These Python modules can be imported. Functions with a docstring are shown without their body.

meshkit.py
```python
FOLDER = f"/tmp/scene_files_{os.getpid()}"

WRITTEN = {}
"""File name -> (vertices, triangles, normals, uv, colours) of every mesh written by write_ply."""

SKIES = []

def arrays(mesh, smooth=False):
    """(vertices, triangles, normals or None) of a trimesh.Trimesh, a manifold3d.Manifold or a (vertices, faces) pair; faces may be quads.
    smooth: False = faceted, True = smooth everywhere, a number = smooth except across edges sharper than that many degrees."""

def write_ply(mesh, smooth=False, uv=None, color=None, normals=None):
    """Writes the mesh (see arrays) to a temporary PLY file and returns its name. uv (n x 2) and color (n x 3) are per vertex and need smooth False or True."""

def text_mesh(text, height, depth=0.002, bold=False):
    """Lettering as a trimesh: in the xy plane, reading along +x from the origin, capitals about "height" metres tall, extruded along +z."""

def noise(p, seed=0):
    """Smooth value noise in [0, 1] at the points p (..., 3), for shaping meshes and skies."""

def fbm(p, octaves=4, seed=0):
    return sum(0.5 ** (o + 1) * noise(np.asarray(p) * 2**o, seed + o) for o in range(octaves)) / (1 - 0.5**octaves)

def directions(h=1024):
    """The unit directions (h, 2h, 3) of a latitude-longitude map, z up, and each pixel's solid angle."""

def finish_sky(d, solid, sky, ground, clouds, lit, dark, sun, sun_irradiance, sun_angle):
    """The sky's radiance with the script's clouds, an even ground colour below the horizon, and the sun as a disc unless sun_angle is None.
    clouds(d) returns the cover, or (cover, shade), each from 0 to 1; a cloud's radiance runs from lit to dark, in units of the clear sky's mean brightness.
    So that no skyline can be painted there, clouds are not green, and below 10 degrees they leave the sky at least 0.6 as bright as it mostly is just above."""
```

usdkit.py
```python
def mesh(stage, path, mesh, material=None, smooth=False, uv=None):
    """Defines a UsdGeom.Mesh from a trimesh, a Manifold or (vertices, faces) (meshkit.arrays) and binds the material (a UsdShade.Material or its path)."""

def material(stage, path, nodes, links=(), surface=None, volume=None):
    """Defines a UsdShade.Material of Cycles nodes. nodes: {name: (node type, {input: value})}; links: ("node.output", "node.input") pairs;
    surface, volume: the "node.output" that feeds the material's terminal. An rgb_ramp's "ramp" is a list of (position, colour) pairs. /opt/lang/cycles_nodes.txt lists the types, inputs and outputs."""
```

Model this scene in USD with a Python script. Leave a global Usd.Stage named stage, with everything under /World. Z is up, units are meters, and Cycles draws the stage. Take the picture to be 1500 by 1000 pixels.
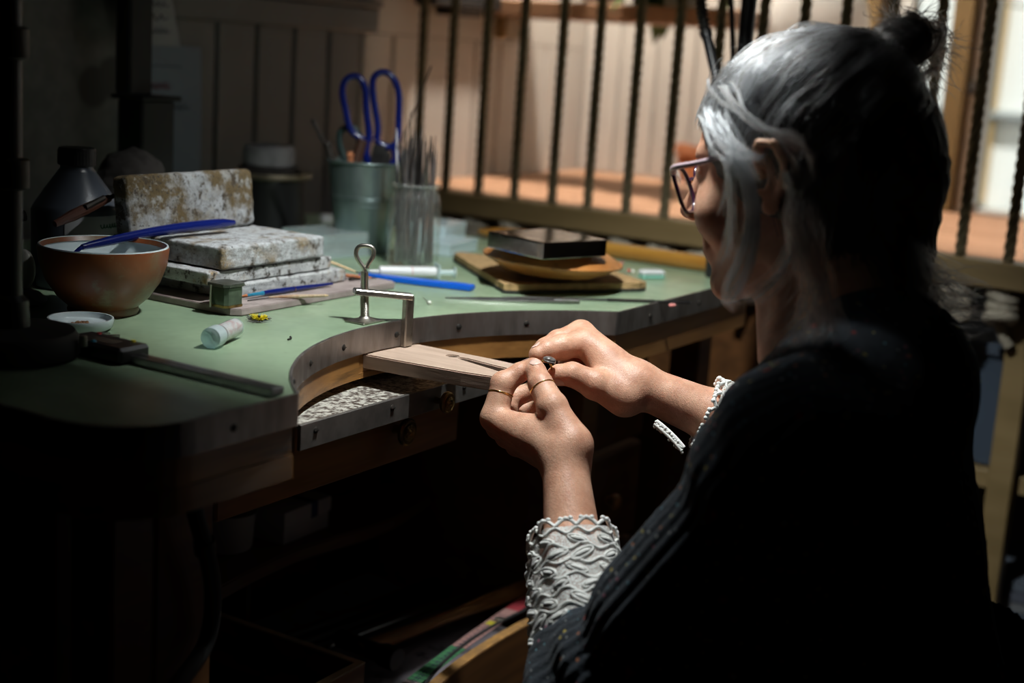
import math, random
import numpy as np, trimesh, manifold3d, usdkit, meshkit
from shapely.geometry import Polygon, Point, LineString, box as sbox
from pxr import Usd, UsdGeom, UsdLux, UsdShade, Sdf, Gf, Vt

stage = Usd.Stage.CreateInMemory()
UsdGeom.SetStageUpAxis(stage, "Z")
UsdGeom.SetStageMetersPerUnit(stage, 1.0)
UsdGeom.Xform.Define(stage, "/World")
UsdGeom.Scope.Define(stage, "/World/Looks")
rad = math.radians

# ------------------------------------------------------------------ camera
CAM = np.array([-1.16, -.745, 1.19])
FPX = 2083.0
AZ, PITCH, ROLL = rad(31.3), rad(11.5), rad(3.78)
FWD = np.array([math.cos(AZ)*math.cos(PITCH), math.sin(AZ)*math.cos(PITCH), -math.sin(PITCH)])
_r0 = np.array([math.sin(AZ), -math.cos(AZ), 0.0]); _t0 = np.cross(_r0, FWD)
RIGHT = math.cos(ROLL)*_r0 + math.sin(ROLL)*_t0
UP = math.cos(ROLL)*_t0 - math.sin(ROLL)*_r0
cam = UsdGeom.Camera.Define(stage, "/World/camera")
cam.AddTransformOp().Set(Gf.Matrix4d(*[float(x) for x in (*RIGHT, 0, *UP, 0, *(-FWD), 0, *CAM, 1)]))
cam.CreateHorizontalApertureAttr(36.0)
cam.CreateVerticalApertureAttr(24.0)
cam.CreateFocalLengthAttr(FPX*36/1500)
cam.CreateFStopAttr(2.8)
cam.CreateFocusDistanceAttr(1.43)
cam.CreateClippingRangeAttr(Gf.Vec2f(.05, 100))
cam.CreateExposureAttr(0.0)

# ------------------------------------------------------------------ light: overcast sky outside, bench lamp inside
sky = UsdLux.DomeLight.Define(stage, "/World/sky")
sky.CreateColorAttr(Gf.Vec3f(.95, .98, 1.0))
sky.CreateIntensityAttr(.15)
sun = UsdLux.DistantLight.Define(stage, "/World/sun")      # high sun behind the house: lights the house front across the street, not the room
sun.CreateAngleAttr(4.0)
sun.CreateColorAttr(Gf.Vec3f(1.0, .98, .95))
sun.CreateIntensityAttr(1.2)
sun.CreateNormalizeAttr(True)
_sd = -np.array([.55, .12, -.80]); _sd /= np.linalg.norm(_sd)
_sx = np.cross([0, 0, 1.0], _sd); _sx /= np.linalg.norm(_sx)
sun.AddTransformOp().Set(Gf.Matrix4d(*[float(v) for v in (*_sx, 0, *np.cross(_sd, _sx), 0, *_sd, 0, 0, 0, 5, 1)]))
LAMP = np.array([.0, -.09, 1.62])           # centre of the bulb disc in the bench lamp
LAMP_AIM = LAMP+np.array([.26, .10, -.72])
LAMP_POWER = 1270.0
lamp_light = UsdLux.DiskLight.Define(stage, "/World/lamp_bulb_light")
lamp_light.CreateRadiusAttr(.035)
lamp_light.CreateColorAttr(Gf.Vec3f(.96, 1.0, .99))
lamp_light.CreateIntensityAttr(LAMP_POWER)
FILL_POS = np.array([1.17, .50, 2.30])            # warm unseen lamp added to brighten the window seat and planks
fill_light = UsdLux.SphereLight.Define(stage, "/World/pendant_bulb_light")
fill_light.CreateRadiusAttr(.05)
fill_light.CreateColorAttr(Gf.Vec3f(1.0, .92, .82))
fill_light.CreateIntensityAttr(1350.0)
fill_light.AddTranslateOp().Set(Gf.Vec3d(*[float(v) for v in FILL_POS]))
def basis(z):
    z = np.asarray(z, float); z = z/np.linalg.norm(z)
    a = np.array([0, 0, 1.0]) if abs(z[2]) < .9 else np.array([1.0, 0, 0])
    x = np.cross(a, z); x /= np.linalg.norm(x)
    return x, np.cross(z, x), z
_z = (LAMP-LAMP_AIM)/np.linalg.norm(LAMP-LAMP_AIM); _x = np.array([1.0, 0, 0]); _y = np.cross(_z, _x)
LB_ = (_x, _y, _z)
lamp_light.AddTransformOp().Set(Gf.Matrix4d(*[float(v) for v in (*_x, 0, *_y, 0, *_z, 0, *LAMP, 1)]))

# ------------------------------------------------------------------ helpers
def ray(x, y): return FWD + RIGHT*(x-750)/FPX - UP*(y-500)/FPX
def at(x, y, z):
    d = ray(x, y); return CAM + d*(z-CAM[2])/d[2]
def aty(x, y, Y):
    d = ray(x, y); return CAM + d*(Y-CAM[1])/d[1]
def atd(x, y, D): return CAM + ray(x, y)*D
_used = {}
def numbered(path):
    n = _used.get(path, 0); _used[path] = n+1
    return path if n == 0 else f"{path}_{n:03d}"
def tag(prim, label=None, cat=None, group=None, kind=None):
    p = prim.GetPrim() if hasattr(prim, "GetPrim") else stage.GetPrimAtPath(prim)
    for k, v in (("label", label), ("category", cat), ("group", group), ("kind", kind)):
        if v: p.SetCustomDataByKey(k, v)
def thing(name, label, cat, group=None, loc=None, rotz=0.0):
    path = numbered("/World/"+name)
    x = UsdGeom.Xform.Define(stage, path)
    if loc is not None:
        x.AddTranslateOp().Set(Gf.Vec3d(*[float(v) for v in loc]))
        if rotz: x.AddRotateZOp().Set(float(rotz))
    tag(x, label, cat, group)
    return path
def part(parent, name, m, material, smooth=35, label=None, kind=None):
    path = numbered(f"{parent}/{name}")
    p = usdkit.mesh(stage, path, m, material, smooth)
    tag(p, label, None, None, kind)
    return path
def solo(name, m, material, label, cat, group=None, smooth=35, kind=None):
    path = numbered("/World/"+name)
    p = usdkit.mesh(stage, path, m, material, smooth)
    tag(p, label, cat, group, kind)
    return path
def struct(name, m, material, smooth=35):
    path = "/World/"+name
    p = usdkit.mesh(stage, path, m, material, smooth)
    tag(p, kind="structure")
    return path
def sgroup(name):
    x = UsdGeom.Xform.Define(stage, "/World/"+name); tag(x, kind="structure"); return "/World/"+name
def copy_of(src, name, loc, rotz=0, label=None, cat=None, group=None, scale=None):
    path = numbered("/World/"+name)
    x = UsdGeom.Xform.Define(stage, path)
    x.AddTranslateOp().Set(Gf.Vec3d(*[float(v) for v in loc]))
    x.AddRotateZOp().Set(float(rotz))
    if scale is not None: x.AddScaleOp().Set(Gf.Vec3f(*[float(v) for v in scale]))
    x.GetPrim().GetReferences().AddInternalReference(src)
    x.GetPrim().SetInstanceable(True)
    tag(x, label, cat, group)
    return path
cat_ = trimesh.util.concatenate
def bx(x0, x1, y0, y1, z0, z1, c=.0015):
    "box with chamfered edges"
    lo, hi = np.array([x0, y0, z0], float), np.array([x1, y1, z1], float)
    c = min(c, .45*(hi-lo).min())
    if c <= 0:
        m = trimesh.creation.box(hi-lo); m.apply_translation((lo+hi)/2); return m
    pts = []
    for i in (0, 1):
        for j in (0, 1):
            for k in (0, 1):
                p = np.where([i, j, k], hi-c, lo+c)
                for a in range(3):
                    q = p.copy(); q[a] = (hi if (i, j, k)[a] else lo)[a]; pts.append(q)
    return trimesh.convex.convex_hull(np.array(pts))
def move(m, loc=(0, 0, 0), rz=0, ry=0, rx=0):
    T = trimesh.transformations.euler_matrix(rad(rx), rad(ry), rad(rz))
    T[:3, 3] = loc; m = m.copy(); m.apply_transform(T); return m
def lathe(prof, n=40, at_=(0, 0, 0)):
    m = trimesh.creation.revolve(np.array(prof, float), sections=n)
    trimesh.repair.fix_normals(m)
    m.apply_translation(at_); return m
def tube(pts, r, n=10, closed=False):
    "swept round bar with flat caps"
    p = np.asarray(pts, float); N = len(p)
    r = np.broadcast_to(np.asarray(r, float), (N,))
    if closed:
        t = np.roll(p, -1, 0)-np.roll(p, 1, 0)
    else:
        t = np.gradient(p, axis=0)
    t /= np.linalg.norm(t, axis=1, keepdims=True)+1e-12
    a = np.cross(t[0], [0, 0, 1.0]) if abs(t[0][2]) < .9 else np.cross(t[0], [1.0, 0, 0])
    A = []
    for i in range(N):
        a = a-t[i]*(a@t[i]); a /= np.linalg.norm(a)+1e-12; A.append(a)
    A = np.array(A); B = np.cross(t, A)
    ang = np.arange(n)*2*np.pi/n
    v = p[:, None]+r[:, None, None]*(np.cos(ang)[None, :, None]*A[:, None]+np.sin(ang)[None, :, None]*B[:, None])
    v = v.reshape(-1, 3); f = []
    R = N if closed else N-1
    i, j = np.meshgrid(np.arange(R), np.arange(n), indexing="ij")
    i2 = (i+1) % N; j2 = (j+1) % n
    q = np.stack([i*n+j, i*n+j2, i2*n+j2, i2*n+j], -1).reshape(-1, 4)
    f = np.vstack([q[:, [0, 1, 2]], q[:, [0, 2, 3]]])
    if not closed:
        v = np.vstack([v, p[:1], p[-1:]]); c0, c1 = len(v)-2, len(v)-1
        k = np.arange(n); k2 = (k+1) % n
        f = np.vstack([f, np.stack([np.full(n, c0), k2, k], -1), np.stack([np.full(n, c1), (N-1)*n+k, (N-1)*n+k2], -1)])
    return trimesh.Trimesh(v, f, process=False)
def spline(pts, n=24):
    from scipy.interpolate import CubicSpline
    p = np.asarray(pts, float)
    s = np.r_[0, np.cumsum(np.linalg.norm(np.diff(p, axis=0), axis=1))]
    return CubicSpline(s, p)(np.linspace(0, s[-1], n))
def prism(poly, z0, z1):
    ps = getattr(poly, "geoms", [poly]); out = []
    for g in ps:
        m = trimesh.creation.extrude_polygon(g, z1-z0, engine="earcut"); m.apply_translation([0, 0, z0]); out.append(m)
    return cat_(out)
def bprism(poly, z0, z1, c=.0015):
    "prism with chamfered top and bottom"
    M = manifold3d
    inner = poly.buffer(-c, join_style=2)
    return cat_([prism(poly, z0+c, z1-c), prism(inner, z0, z1)]) if c > 0 else prism(poly, z0, z1)
def ball(c, r, sub=2, s=(1, 1, 1)):
    m = trimesh.creation.icosphere(sub, 1.0); m.apply_scale(np.asarray(s, float)*r); m.apply_translation(c); return m
def rod(a, b, r0, r1=None, n=12):
    return tube([a, b], [r0, r0 if r1 is None else r1], n)
def frame_to(m, origin, x, y, z):
    T = np.eye(4); T[:3, 0], T[:3, 1], T[:3, 2], T[:3, 3] = x, y, z, origin
    m = m.copy(); m.apply_transform(T); return m
def displaced(m, amp, scale, seed=0, sub=0):
    m = m.copy()
    for _ in range(sub): m = m.subdivide()
    n = m.vertex_normals
    m.vertices = m.vertices+n*((meshkit.fbm(m.vertices*scale, 4, seed)-.5)*2*amp)[:, None]
    return m
def rounded_box(x0, x1, y0, y1, z0, z1, r, sub=3, amp=0, scale=60, seed=0):
    "box with edges rounded by r and a bumpy surface"
    n = 14
    m = trimesh.creation.box((2, 2, 2))
    for _ in range(sub+1): m = m.subdivide()
    lo, hi = np.array([x0, y0, z0], float), np.array([x1, y1, z1], float)
    c, h = (lo+hi)/2, (hi-lo)/2
    v = m.vertices*h
    # pull vertices towards edges so that the rounding has points
    core = np.clip(v, -(h-r), h-r)
    d = v-core; L = np.linalg.norm(d, axis=1, keepdims=True)
    v = np.where(L > 1e-9, core+d/np.maximum(L, 1e-9)*np.minimum(np.maximum(np.abs(d).max(1, keepdims=True), 0), r)*1.0, v)
    m = trimesh.Trimesh(v+c, m.faces, process=False)
    if amp: m = displaced(m, amp, scale, seed)
    return m

# ------------------------------------------------------------------ materials
LOOK = "/World/Looks/"
def mat(name, c1, c2=None, scale=8.0, rough=.5, metal=0.0, stretch=(1, 1, 1), bump=0.0, bscale=None, bdist=.001,
        ramp=(.35, .65), detail=5.0, spec=.5, coat=0.0, sheen=0.0, trans=0.0, ior=1.5, sss=0.0, speck=None, rough2=None, ndist=0.0, spotty=None, random=0.0):
    """Procedural principled material. speck: (colour, scale, size) round dots; spotty: (colour, scale, lo, hi) noise patches of another colour."""
    P = {"base_color": c1, "roughness": rough, "metallic": metal, "specular_ior_level": spec, "coat_weight": coat, "sheen_weight": sheen,
         "transmission_weight": trans, "ior": ior}
    if sss: P.update(subsurface_weight=sss, subsurface_scale=.004, subsurface_radius=(1, .35, .2))
    nodes = {"p": ("principled_bsdf", P)}; links = []
    nodes["tc"] = ("texture_coordinate", {}); nodes["mp"] = ("mapping", {"scale": stretch}); links.append(("tc.object", "mp.vector"))
    col = None
    if c2 is not None:
        nodes["n"] = ("noise_texture", {"scale": scale, "detail": detail, "roughness": .6, "distortion": ndist})
        nodes["r"] = ("rgb_ramp", {"ramp": [(0, c1), (ramp[0], c1), (ramp[1], c2), (1, c2)]})
        links += [("mp.vector", "n.vector"), ("n.fac", "r.fac")]; col = "r.color"
    if spotty is not None:
        items = spotty if isinstance(spotty, list) else [spotty]
        for i, (c, s, lo, hi) in enumerate(items):
            nodes[f"sn{i}"] = ("noise_texture", {"scale": s, "detail": 6.0, "roughness": .65})
            nodes[f"sr{i}"] = ("rgb_ramp", {"ramp": [(0, (0, 0, 0)), (lo, (0, 0, 0)), (hi, (1, 1, 1)), (1, (1, 1, 1))]})
            nodes[f"sm{i}"] = ("mix", {"color2": c, "color1": c1})
            links += [("mp.vector", f"sn{i}.vector"), (f"sn{i}.fac", f"sr{i}.fac"), (f"sr{i}.color", f"sm{i}.fac")]
            if col: links.append((col, f"sm{i}.color1"))
            col = f"sm{i}.color"
    if speck is not None:
        for i, (c, s, size) in enumerate(speck):
            nodes[f"v{i}"] = ("voronoi_texture", {"scale": s, "randomness": 1.0})
            nodes[f"vm{i}"] = ("mapping", {"location": (i*3.7, i*1.3, i*2.1)})
            nodes[f"vr{i}"] = ("rgb_ramp", {"ramp": [(0, (1, 1, 1)), (size*.8, (1, 1, 1)), (size, (0, 0, 0)), (1, (0, 0, 0))]})
            nodes[f"vx{i}"] = ("mix", {"color2": c, "color1": c1})
            links += [("tc.object", f"vm{i}.vector"), (f"vm{i}.vector", f"v{i}.vector"), (f"v{i}.distance", f"vr{i}.fac"), (f"vr{i}.color", f"vx{i}.fac")]
            if col: links.append((col, f"vx{i}.color1"))
            col = f"vx{i}.color"
    if random:
        nodes["oi"] = ("object_info", {}); nodes["mr"] = ("map_range", {"to_min": 1-random, "to_max": 1+random})
        nodes["hs"] = ("hsv", {"color": c1}); links += [("oi.random", "mr.value"), ("mr.result", "hs.value")]
        if col: links.append((col, "hs.color"))
        col = "hs.color"
    if col: links.append((col, "p.base_color"))
    if rough2 is not None:
        nodes["rn"] = ("noise_texture", {"scale": scale*1.7, "detail": 4.0})
        nodes["rr"] = ("map_range", {"from_min": .3, "from_max": .7, "to_min": rough, "to_max": rough2, "clamp": True})
        links += [("mp.vector", "rn.vector"), ("rn.fac", "rr.value"), ("rr.result", "p.roughness")]
    if bump:
        nodes["bn"] = ("noise_texture", {"scale": bscale or scale*3, "detail": 5.0, "roughness": .6})
        nodes["b"] = ("bump", {"strength": bump, "distance": bdist})
        links += [("mp.vector", "bn.vector"), ("bn.fac", "b.height"), ("b.normal", "p.normal")]
    usdkit.material(stage, LOOK+name, nodes, links, "p.BSDF")
    return LOOK+name
def glassy(name, tint=(.95, .98, .97), rough=.05, amount=.12):
    "thin clear plastic or glass: see-through with reflections and a little milky body"
    usdkit.material(stage, LOOK+name, {
        "t": ("transparent_bsdf", {"color": tint}), "g": ("glossy_bsdf", {"roughness": rough, "color": (1, 1, 1)}), "d": ("diffuse_bsdf", {"color": tint}),
        "lw": ("layer_weight", {"blend": .5}), "pw": ("math", {"math_type": "power", "value2": 4.0}), "ma": ("math", {"math_type": "multiply_add", "value2": .55, "value3": .035}),
        "m": ("mix_closure", {}), "m2": ("mix_closure", {"fac": amount})},
        [("t.BSDF", "m2.closure1"), ("d.BSDF", "m2.closure2"), ("lw.facing", "pw.value1"), ("pw.value", "ma.value1"), ("ma.value", "m.fac"), ("m2.closure", "m.closure1"), ("g.BSDF", "m.closure2")], "m.closure")
    return LOOK+name
def solid(name, c, rough=.5, metal=0.0, **k): return mat(name, c, None, rough=rough, metal=metal, **k)

M_lino = mat("linoleum_green", (.250, .345, .222), (.280, .375, .242), 9, rough=.22, rough2=.34, bump=.03, bscale=300, spotty=[((.10, .14, .09), 55, .70, .76), ((.19, .27, .18), 4, .5, .75)])
M_band = mat("steel_band", (.34, .31, .29), (.20, .175, .16), 40, rough=.36, metal=.9, stretch=(1, 1, .3), bump=.1, rough2=.5)
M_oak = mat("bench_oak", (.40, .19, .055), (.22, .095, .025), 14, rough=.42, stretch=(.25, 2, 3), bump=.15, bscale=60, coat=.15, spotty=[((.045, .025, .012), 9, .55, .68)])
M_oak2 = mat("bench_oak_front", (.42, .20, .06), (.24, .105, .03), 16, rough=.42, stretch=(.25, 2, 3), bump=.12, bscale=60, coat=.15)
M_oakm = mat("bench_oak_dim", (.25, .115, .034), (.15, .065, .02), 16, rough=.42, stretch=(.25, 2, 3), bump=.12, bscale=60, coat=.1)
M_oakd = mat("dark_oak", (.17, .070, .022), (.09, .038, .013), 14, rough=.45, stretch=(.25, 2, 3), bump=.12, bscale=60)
M_pale = mat("pale_wood", (.72, .54, .31), (.58, .41, .22), 20, rough=.5, stretch=(.3, 3, 3), bump=.1, bscale=70)
M_pin = mat("pin_beech", (.50, .37, .29), (.38, .27, .20), 30, rough=.6, stretch=(3, .25, 3), bump=.25, bscale=90, spotty=[((.05, .035, .04), 26, .66, .74)])
M_tray = mat("worn_tin", (.54, .52, .46), (.07, .05, .04), 170, rough=.45, metal=.15, ramp=(.42, .58), bump=.3, bscale=110, rough2=.6)
M_lip = mat("tray_steel", (.28, .26, .24), (.16, .15, .14), 30, rough=.42, metal=.8)
M_brass = mat("old_brass", (.42, .28, .10), (.12, .08, .035), 60, rough=.32, metal=.95)
M_chrome = mat("nickel", (.55, .52, .47), (.42, .38, .33), 60, rough=.30, metal=1.0, rough2=.4)
M_steel = mat("tool_steel", (.32, .31, .31), (.20, .19, .19), 50, rough=.28, metal=1.0)
M_file = mat("file_steel", (.62, .61, .62), (.42, .41, .42), 50, rough=.3, metal=1.0)
M_blk = mat("bench_block_steel", (.42, .39, .36), (.34, .31, .28), 30, rough=.10, metal=1.0, rough2=.2)
M_black = solid("black_plastic", (.012, .012, .013), .4)
M_rubber = solid("black_rubber", (.018, .018, .018), .7)
M_iron = mat("dark_iron", (.03, .028, .026), (.05, .042, .035), 40, rough=.5, metal=.6, bump=.2)
M_brick = mat("soldering_brick", (.53, .55, .57), (.40, .40, .40), 60, rough=.9, bump=.6, bscale=260, bdist=.0012, spotty=[((.10, .10, .10), 140, .60, .70)])
M_brickb = mat("burnt_brick", (.46, .475, .49), (.31, .32, .33), 60, rough=.9, bump=.9, bscale=150, bdist=.002, spotty=[((.22, .145, .055), 30, .50, .62), ((.30, .30, .30), 120, .45, .6), ((.05, .035, .02), 60, .57, .66), ((.03, .027, .025), 260, .60, .68)])
M_brickc = mat("scorched_brick", (.32, .33, .34), (.21, .215, .22), 60, rough=.9, bump=.9, bscale=150, bdist=.002, spotty=[((.10, .068, .028), 15, .44, .56), ((.27, .265, .25), 70, .52, .64), ((.05, .035, .02), 55, .54, .63), ((.03, .027, .025), 260, .58, .66)])
M_slab = mat("soldering_slab", (.48, .49, .49), (.33, .335, .34), 60, rough=.9, bump=.7, bscale=200, bdist=.0014, spotty=[((.30, .20, .09), 34, .58, .70), ((.06, .05, .04), 110, .54, .62), ((.03, .03, .03), 300, .60, .66)])
M_board = mat("fire_board", (.36, .30, .28), (.25, .20, .19), 40, rough=.85, bump=.4, bscale=200, spotty=[((.10, .09, .09), 18, .62, .74)])
M_leather = mat("tan_leather", (.46, .19, .048), (.32, .115, .028), 18, rough=.42, bump=.3, bscale=220, bdist=.0007, coat=.1, spotty=[((.05, .02, .01), 22, .6, .75)])
M_felt = mat("brown_felt", (.44, .28, .125), (.30, .19, .085), 90, rough=1, bump=.5, bscale=330, bdist=.0015)
M_feltd = mat("dark_felt", (.03, .032, .026), (.05, .05, .04), 90, rough=1, bump=.9, bscale=330, bdist=.002)
M_blue = solid("blue_plastic", (.0, .11, .62), .35)
M_dkblue = solid("navy_handle", (.004, .010, .11), .22, coat=.3)
M_white = solid("white_plastic", (.62, .63, .63), .35)
M_ceram = solid("white_ceramic", (.60, .68, .70), .15)
M_paper = mat("note_paper", (.36, .36, .37), (.32, .32, .34), 5, rough=.9)
M_paperb = mat("note_paper_blue", (.26, .30, .36), (.22, .26, .32), 5, rough=.9)
M_ink = solid("dark_ink", (.03, .035, .06), .8)
M_inkred = solid("red_ink", (.25, .03, .06), .8)
M_inkgreen = solid("green_ink", (.02, .14, .06), .8)
M_clear = glassy("clear_plastic", (.88, .95, .95), .08, .18)
M_milky = glassy("milky_plastic", (.80, .90, .92), .15, .45)
M_jar = glassy("jar_glass", (.93, .96, .94), .03, .04)
M_bottle = mat("bottle_plastic", (.085, .098, .12), (.07, .08, .10), 6, rough=.3)
M_galv = mat("galvanised", (.23, .29, .28), (.14, .19, .19), 26, rough=.3, metal=.75, stretch=(1, 1, .5))
M_rope = mat("sisal_rope", (.22, .18, .095), (.14, .115, .06), 60, rough=.95, bump=.8, bscale=300, stretch=(1, 1, 1), bdist=.002, sheen=.2)
M_knot = mat("sisal_knot", (.48, .43, .34), (.34, .30, .23), 60, rough=.95, bump=.8, bscale=300, bdist=.002)
M_sill = mat("sill_wood", (.40, .225, .135), (.33, .18, .105), 9, rough=.65, spec=.15, stretch=(2, .3, 2), bump=.08, bscale=50)
M_shelfw = mat("shelf_wood", (.30, .16, .085), (.24, .125, .065), 9, rough=.5, stretch=(2, .3, 2))
M_silledge = mat("sill_edge_wood", (.27, .19, .085), (.21, .145, .06), 12, rough=.5, stretch=(2, .3, 2))
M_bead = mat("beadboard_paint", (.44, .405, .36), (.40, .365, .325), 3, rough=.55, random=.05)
M_beadg = mat("beadboard_grey_paint", (.150, .147, .145), (.125, .123, .122), 3, rough=.55, random=.05)  # darker grey copy of the plank paint; bench-side shade put into the colour
M_plaster = mat("grey_plaster", (.23, .225, .215), (.17, .17, .165), 40, rough=.9, bump=.5, bscale=220, speck=[((.09, .085, .08), 7, .26)])
M_darkwall = mat("dark_wall", (.10, .09, .08), (.08, .07, .065), 4, rough=.9)
M_floor = mat("floor_boards", (.14, .085, .045), (.09, .055, .03), 8, rough=.6, stretch=(.3, 3, 1))
M_frame = solid("white_frame_paint", (.55, .55, .52), .5)
M_ochre = solid("ochre_frame_paint", (.15, .095, .035), .5)
M_facade = mat("white_facade", (.86, .87, .87), (.80, .81, .81), 1.5, rough=.9)
M_facadeg = solid("grey_facade_trim", (.30, .33, .34), .8)
M_facadeo = solid("ochre_facade_trim", (.50, .30, .09), .8)
M_street = mat("street_paving", (.35, .35, .34), (.28, .28, .27), 3, rough=.9)
M_terra = mat("terracotta", (.42, .15, .06), (.34, .12, .05), 12, rough=.8)
M_leaf = mat("leaf_green", (.06, .12, .025), (.04, .08, .02), 30, rough=.5)
M_shade = LOOK+"lamp_shade_white"
usdkit.material(stage, M_shade, {"d": ("diffuse_bsdf", {"color": (.62, .60, .57)}), "t": ("translucent_bsdf", {"color": (.75, .73, .70)}), "m": ("mix_closure", {"fac": .5})}, [("d.BSDF", "m.closure1"), ("t.BSDF", "m.closure2")], "m.closure")
M_gold = solid("gold", (.85, .56, .20), .14, 1.0)
M_stone = mat("grey_stone", (.16, .14, .13), (.08, .07, .065), 300, rough=.2, coat=.4)
# ------------------------------------------------------------------ the room
XW, YW = 1.70, .86          # window wall plane, back wall plane
struct("floor", bx(-2.3, XW+.1, -2.3, YW+.1, -.06, 0, 0), M_floor)
struct("ceiling", bx(-2.3, XW+.1, -2.3, YW+.1, 2.5, 2.56, 0), M_darkwall)
struct("wall_left", bx(-2.36, -2.3, -2.3, YW+.1, 0, 2.5, 0), M_darkwall)
struct("wall_front", bx(-2.3, XW+.1, -2.36, -2.3, 0, 2.5, 0), M_darkwall)
wb = sgroup("wall_back")
part(wb, "backing", bx(-2.3, XW+.1, YW, YW+.1, 0, 2.5, 0), M_darkwall, False)
PX0, PW = .335, .0915
n = int((XW-PX0)/PW)+1
for i in range(n):
    x0 = PX0+i*PW; x1 = min(x0+PW, XW)
    if x1-x0 < .02: continue
    pf = Polygon([(x0+.0012, YW), (x0+.0012, YW-.008), (x0+.005, YW-.012), (x1-.006, YW-.012), (x1-.0022, YW-.008), (x1-.0022, YW)])
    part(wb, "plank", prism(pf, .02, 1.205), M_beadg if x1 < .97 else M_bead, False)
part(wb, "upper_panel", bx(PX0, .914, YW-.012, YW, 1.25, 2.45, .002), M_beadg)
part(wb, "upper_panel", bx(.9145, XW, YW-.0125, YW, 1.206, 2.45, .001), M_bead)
tr = sgroup("trim_1")
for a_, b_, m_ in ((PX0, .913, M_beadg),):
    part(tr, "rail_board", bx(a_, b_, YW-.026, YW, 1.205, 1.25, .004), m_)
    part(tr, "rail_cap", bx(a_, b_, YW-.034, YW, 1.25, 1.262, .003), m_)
part(wb, "plaster_panel", displaced(bx(-2.2, PX0-.002, YW-.006, YW, .02, 2.45, 0).subdivide().subdivide(), .0, 30), M_plaster, False)

ww = sgroup("wall_window")
WY0, WY1, WZ0, WZ1 = -1.85, .225, .935, 2.42       # window opening
part(ww, "backing", bx(XW, XW+.1, WY1, YW+.1, 0, 1.42, 0), M_bead, False)
part(ww, "backing", bx(XW, XW+.1, WY1, WY1+.05, 1.42, 2.5, 0), M_bead, False)
part(ww, "backing", bx(XW, XW+.1, YW-.03, YW+.1, 1.42, 2.5, 0), M_bead, False)
part(ww, "backing", bx(XW, XW+.1, WY1+.05, YW-.03, WZ1, 2.5, 0), M_bead, False)
part(ww, "backing", bx(XW, XW+.1, -2.3, WY0, 0, 2.5, 0), M_darkwall, False)
part(ww, "backing", bx(XW, XW+.1, WY0, WY1, 0, WZ0-.03, 0), M_darkwall, False)
part(ww, "backing", bx(XW, XW+.1, WY0, WY1, WZ1, 2.5, 0), M_darkwall, False)
y = YW-.012
while y-PW > WY1+.02:
    y0, y1 = y-PW, y
    pf = Polygon([(XW, y0+.0012), (XW-.008, y0+.0012), (XW-.012, y0+.005), (XW-.012, y1-.006), (XW-.008, y1-.0022), (XW, y1-.0022)])
    part(ww, "plank", prism(pf, .94, 1.40), M_bead, False)
    y -= PW
part(ww, "corner_post", bx(XW-.02, XW, WY1, y, .94, 1.40, .003), M_bead)

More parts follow.
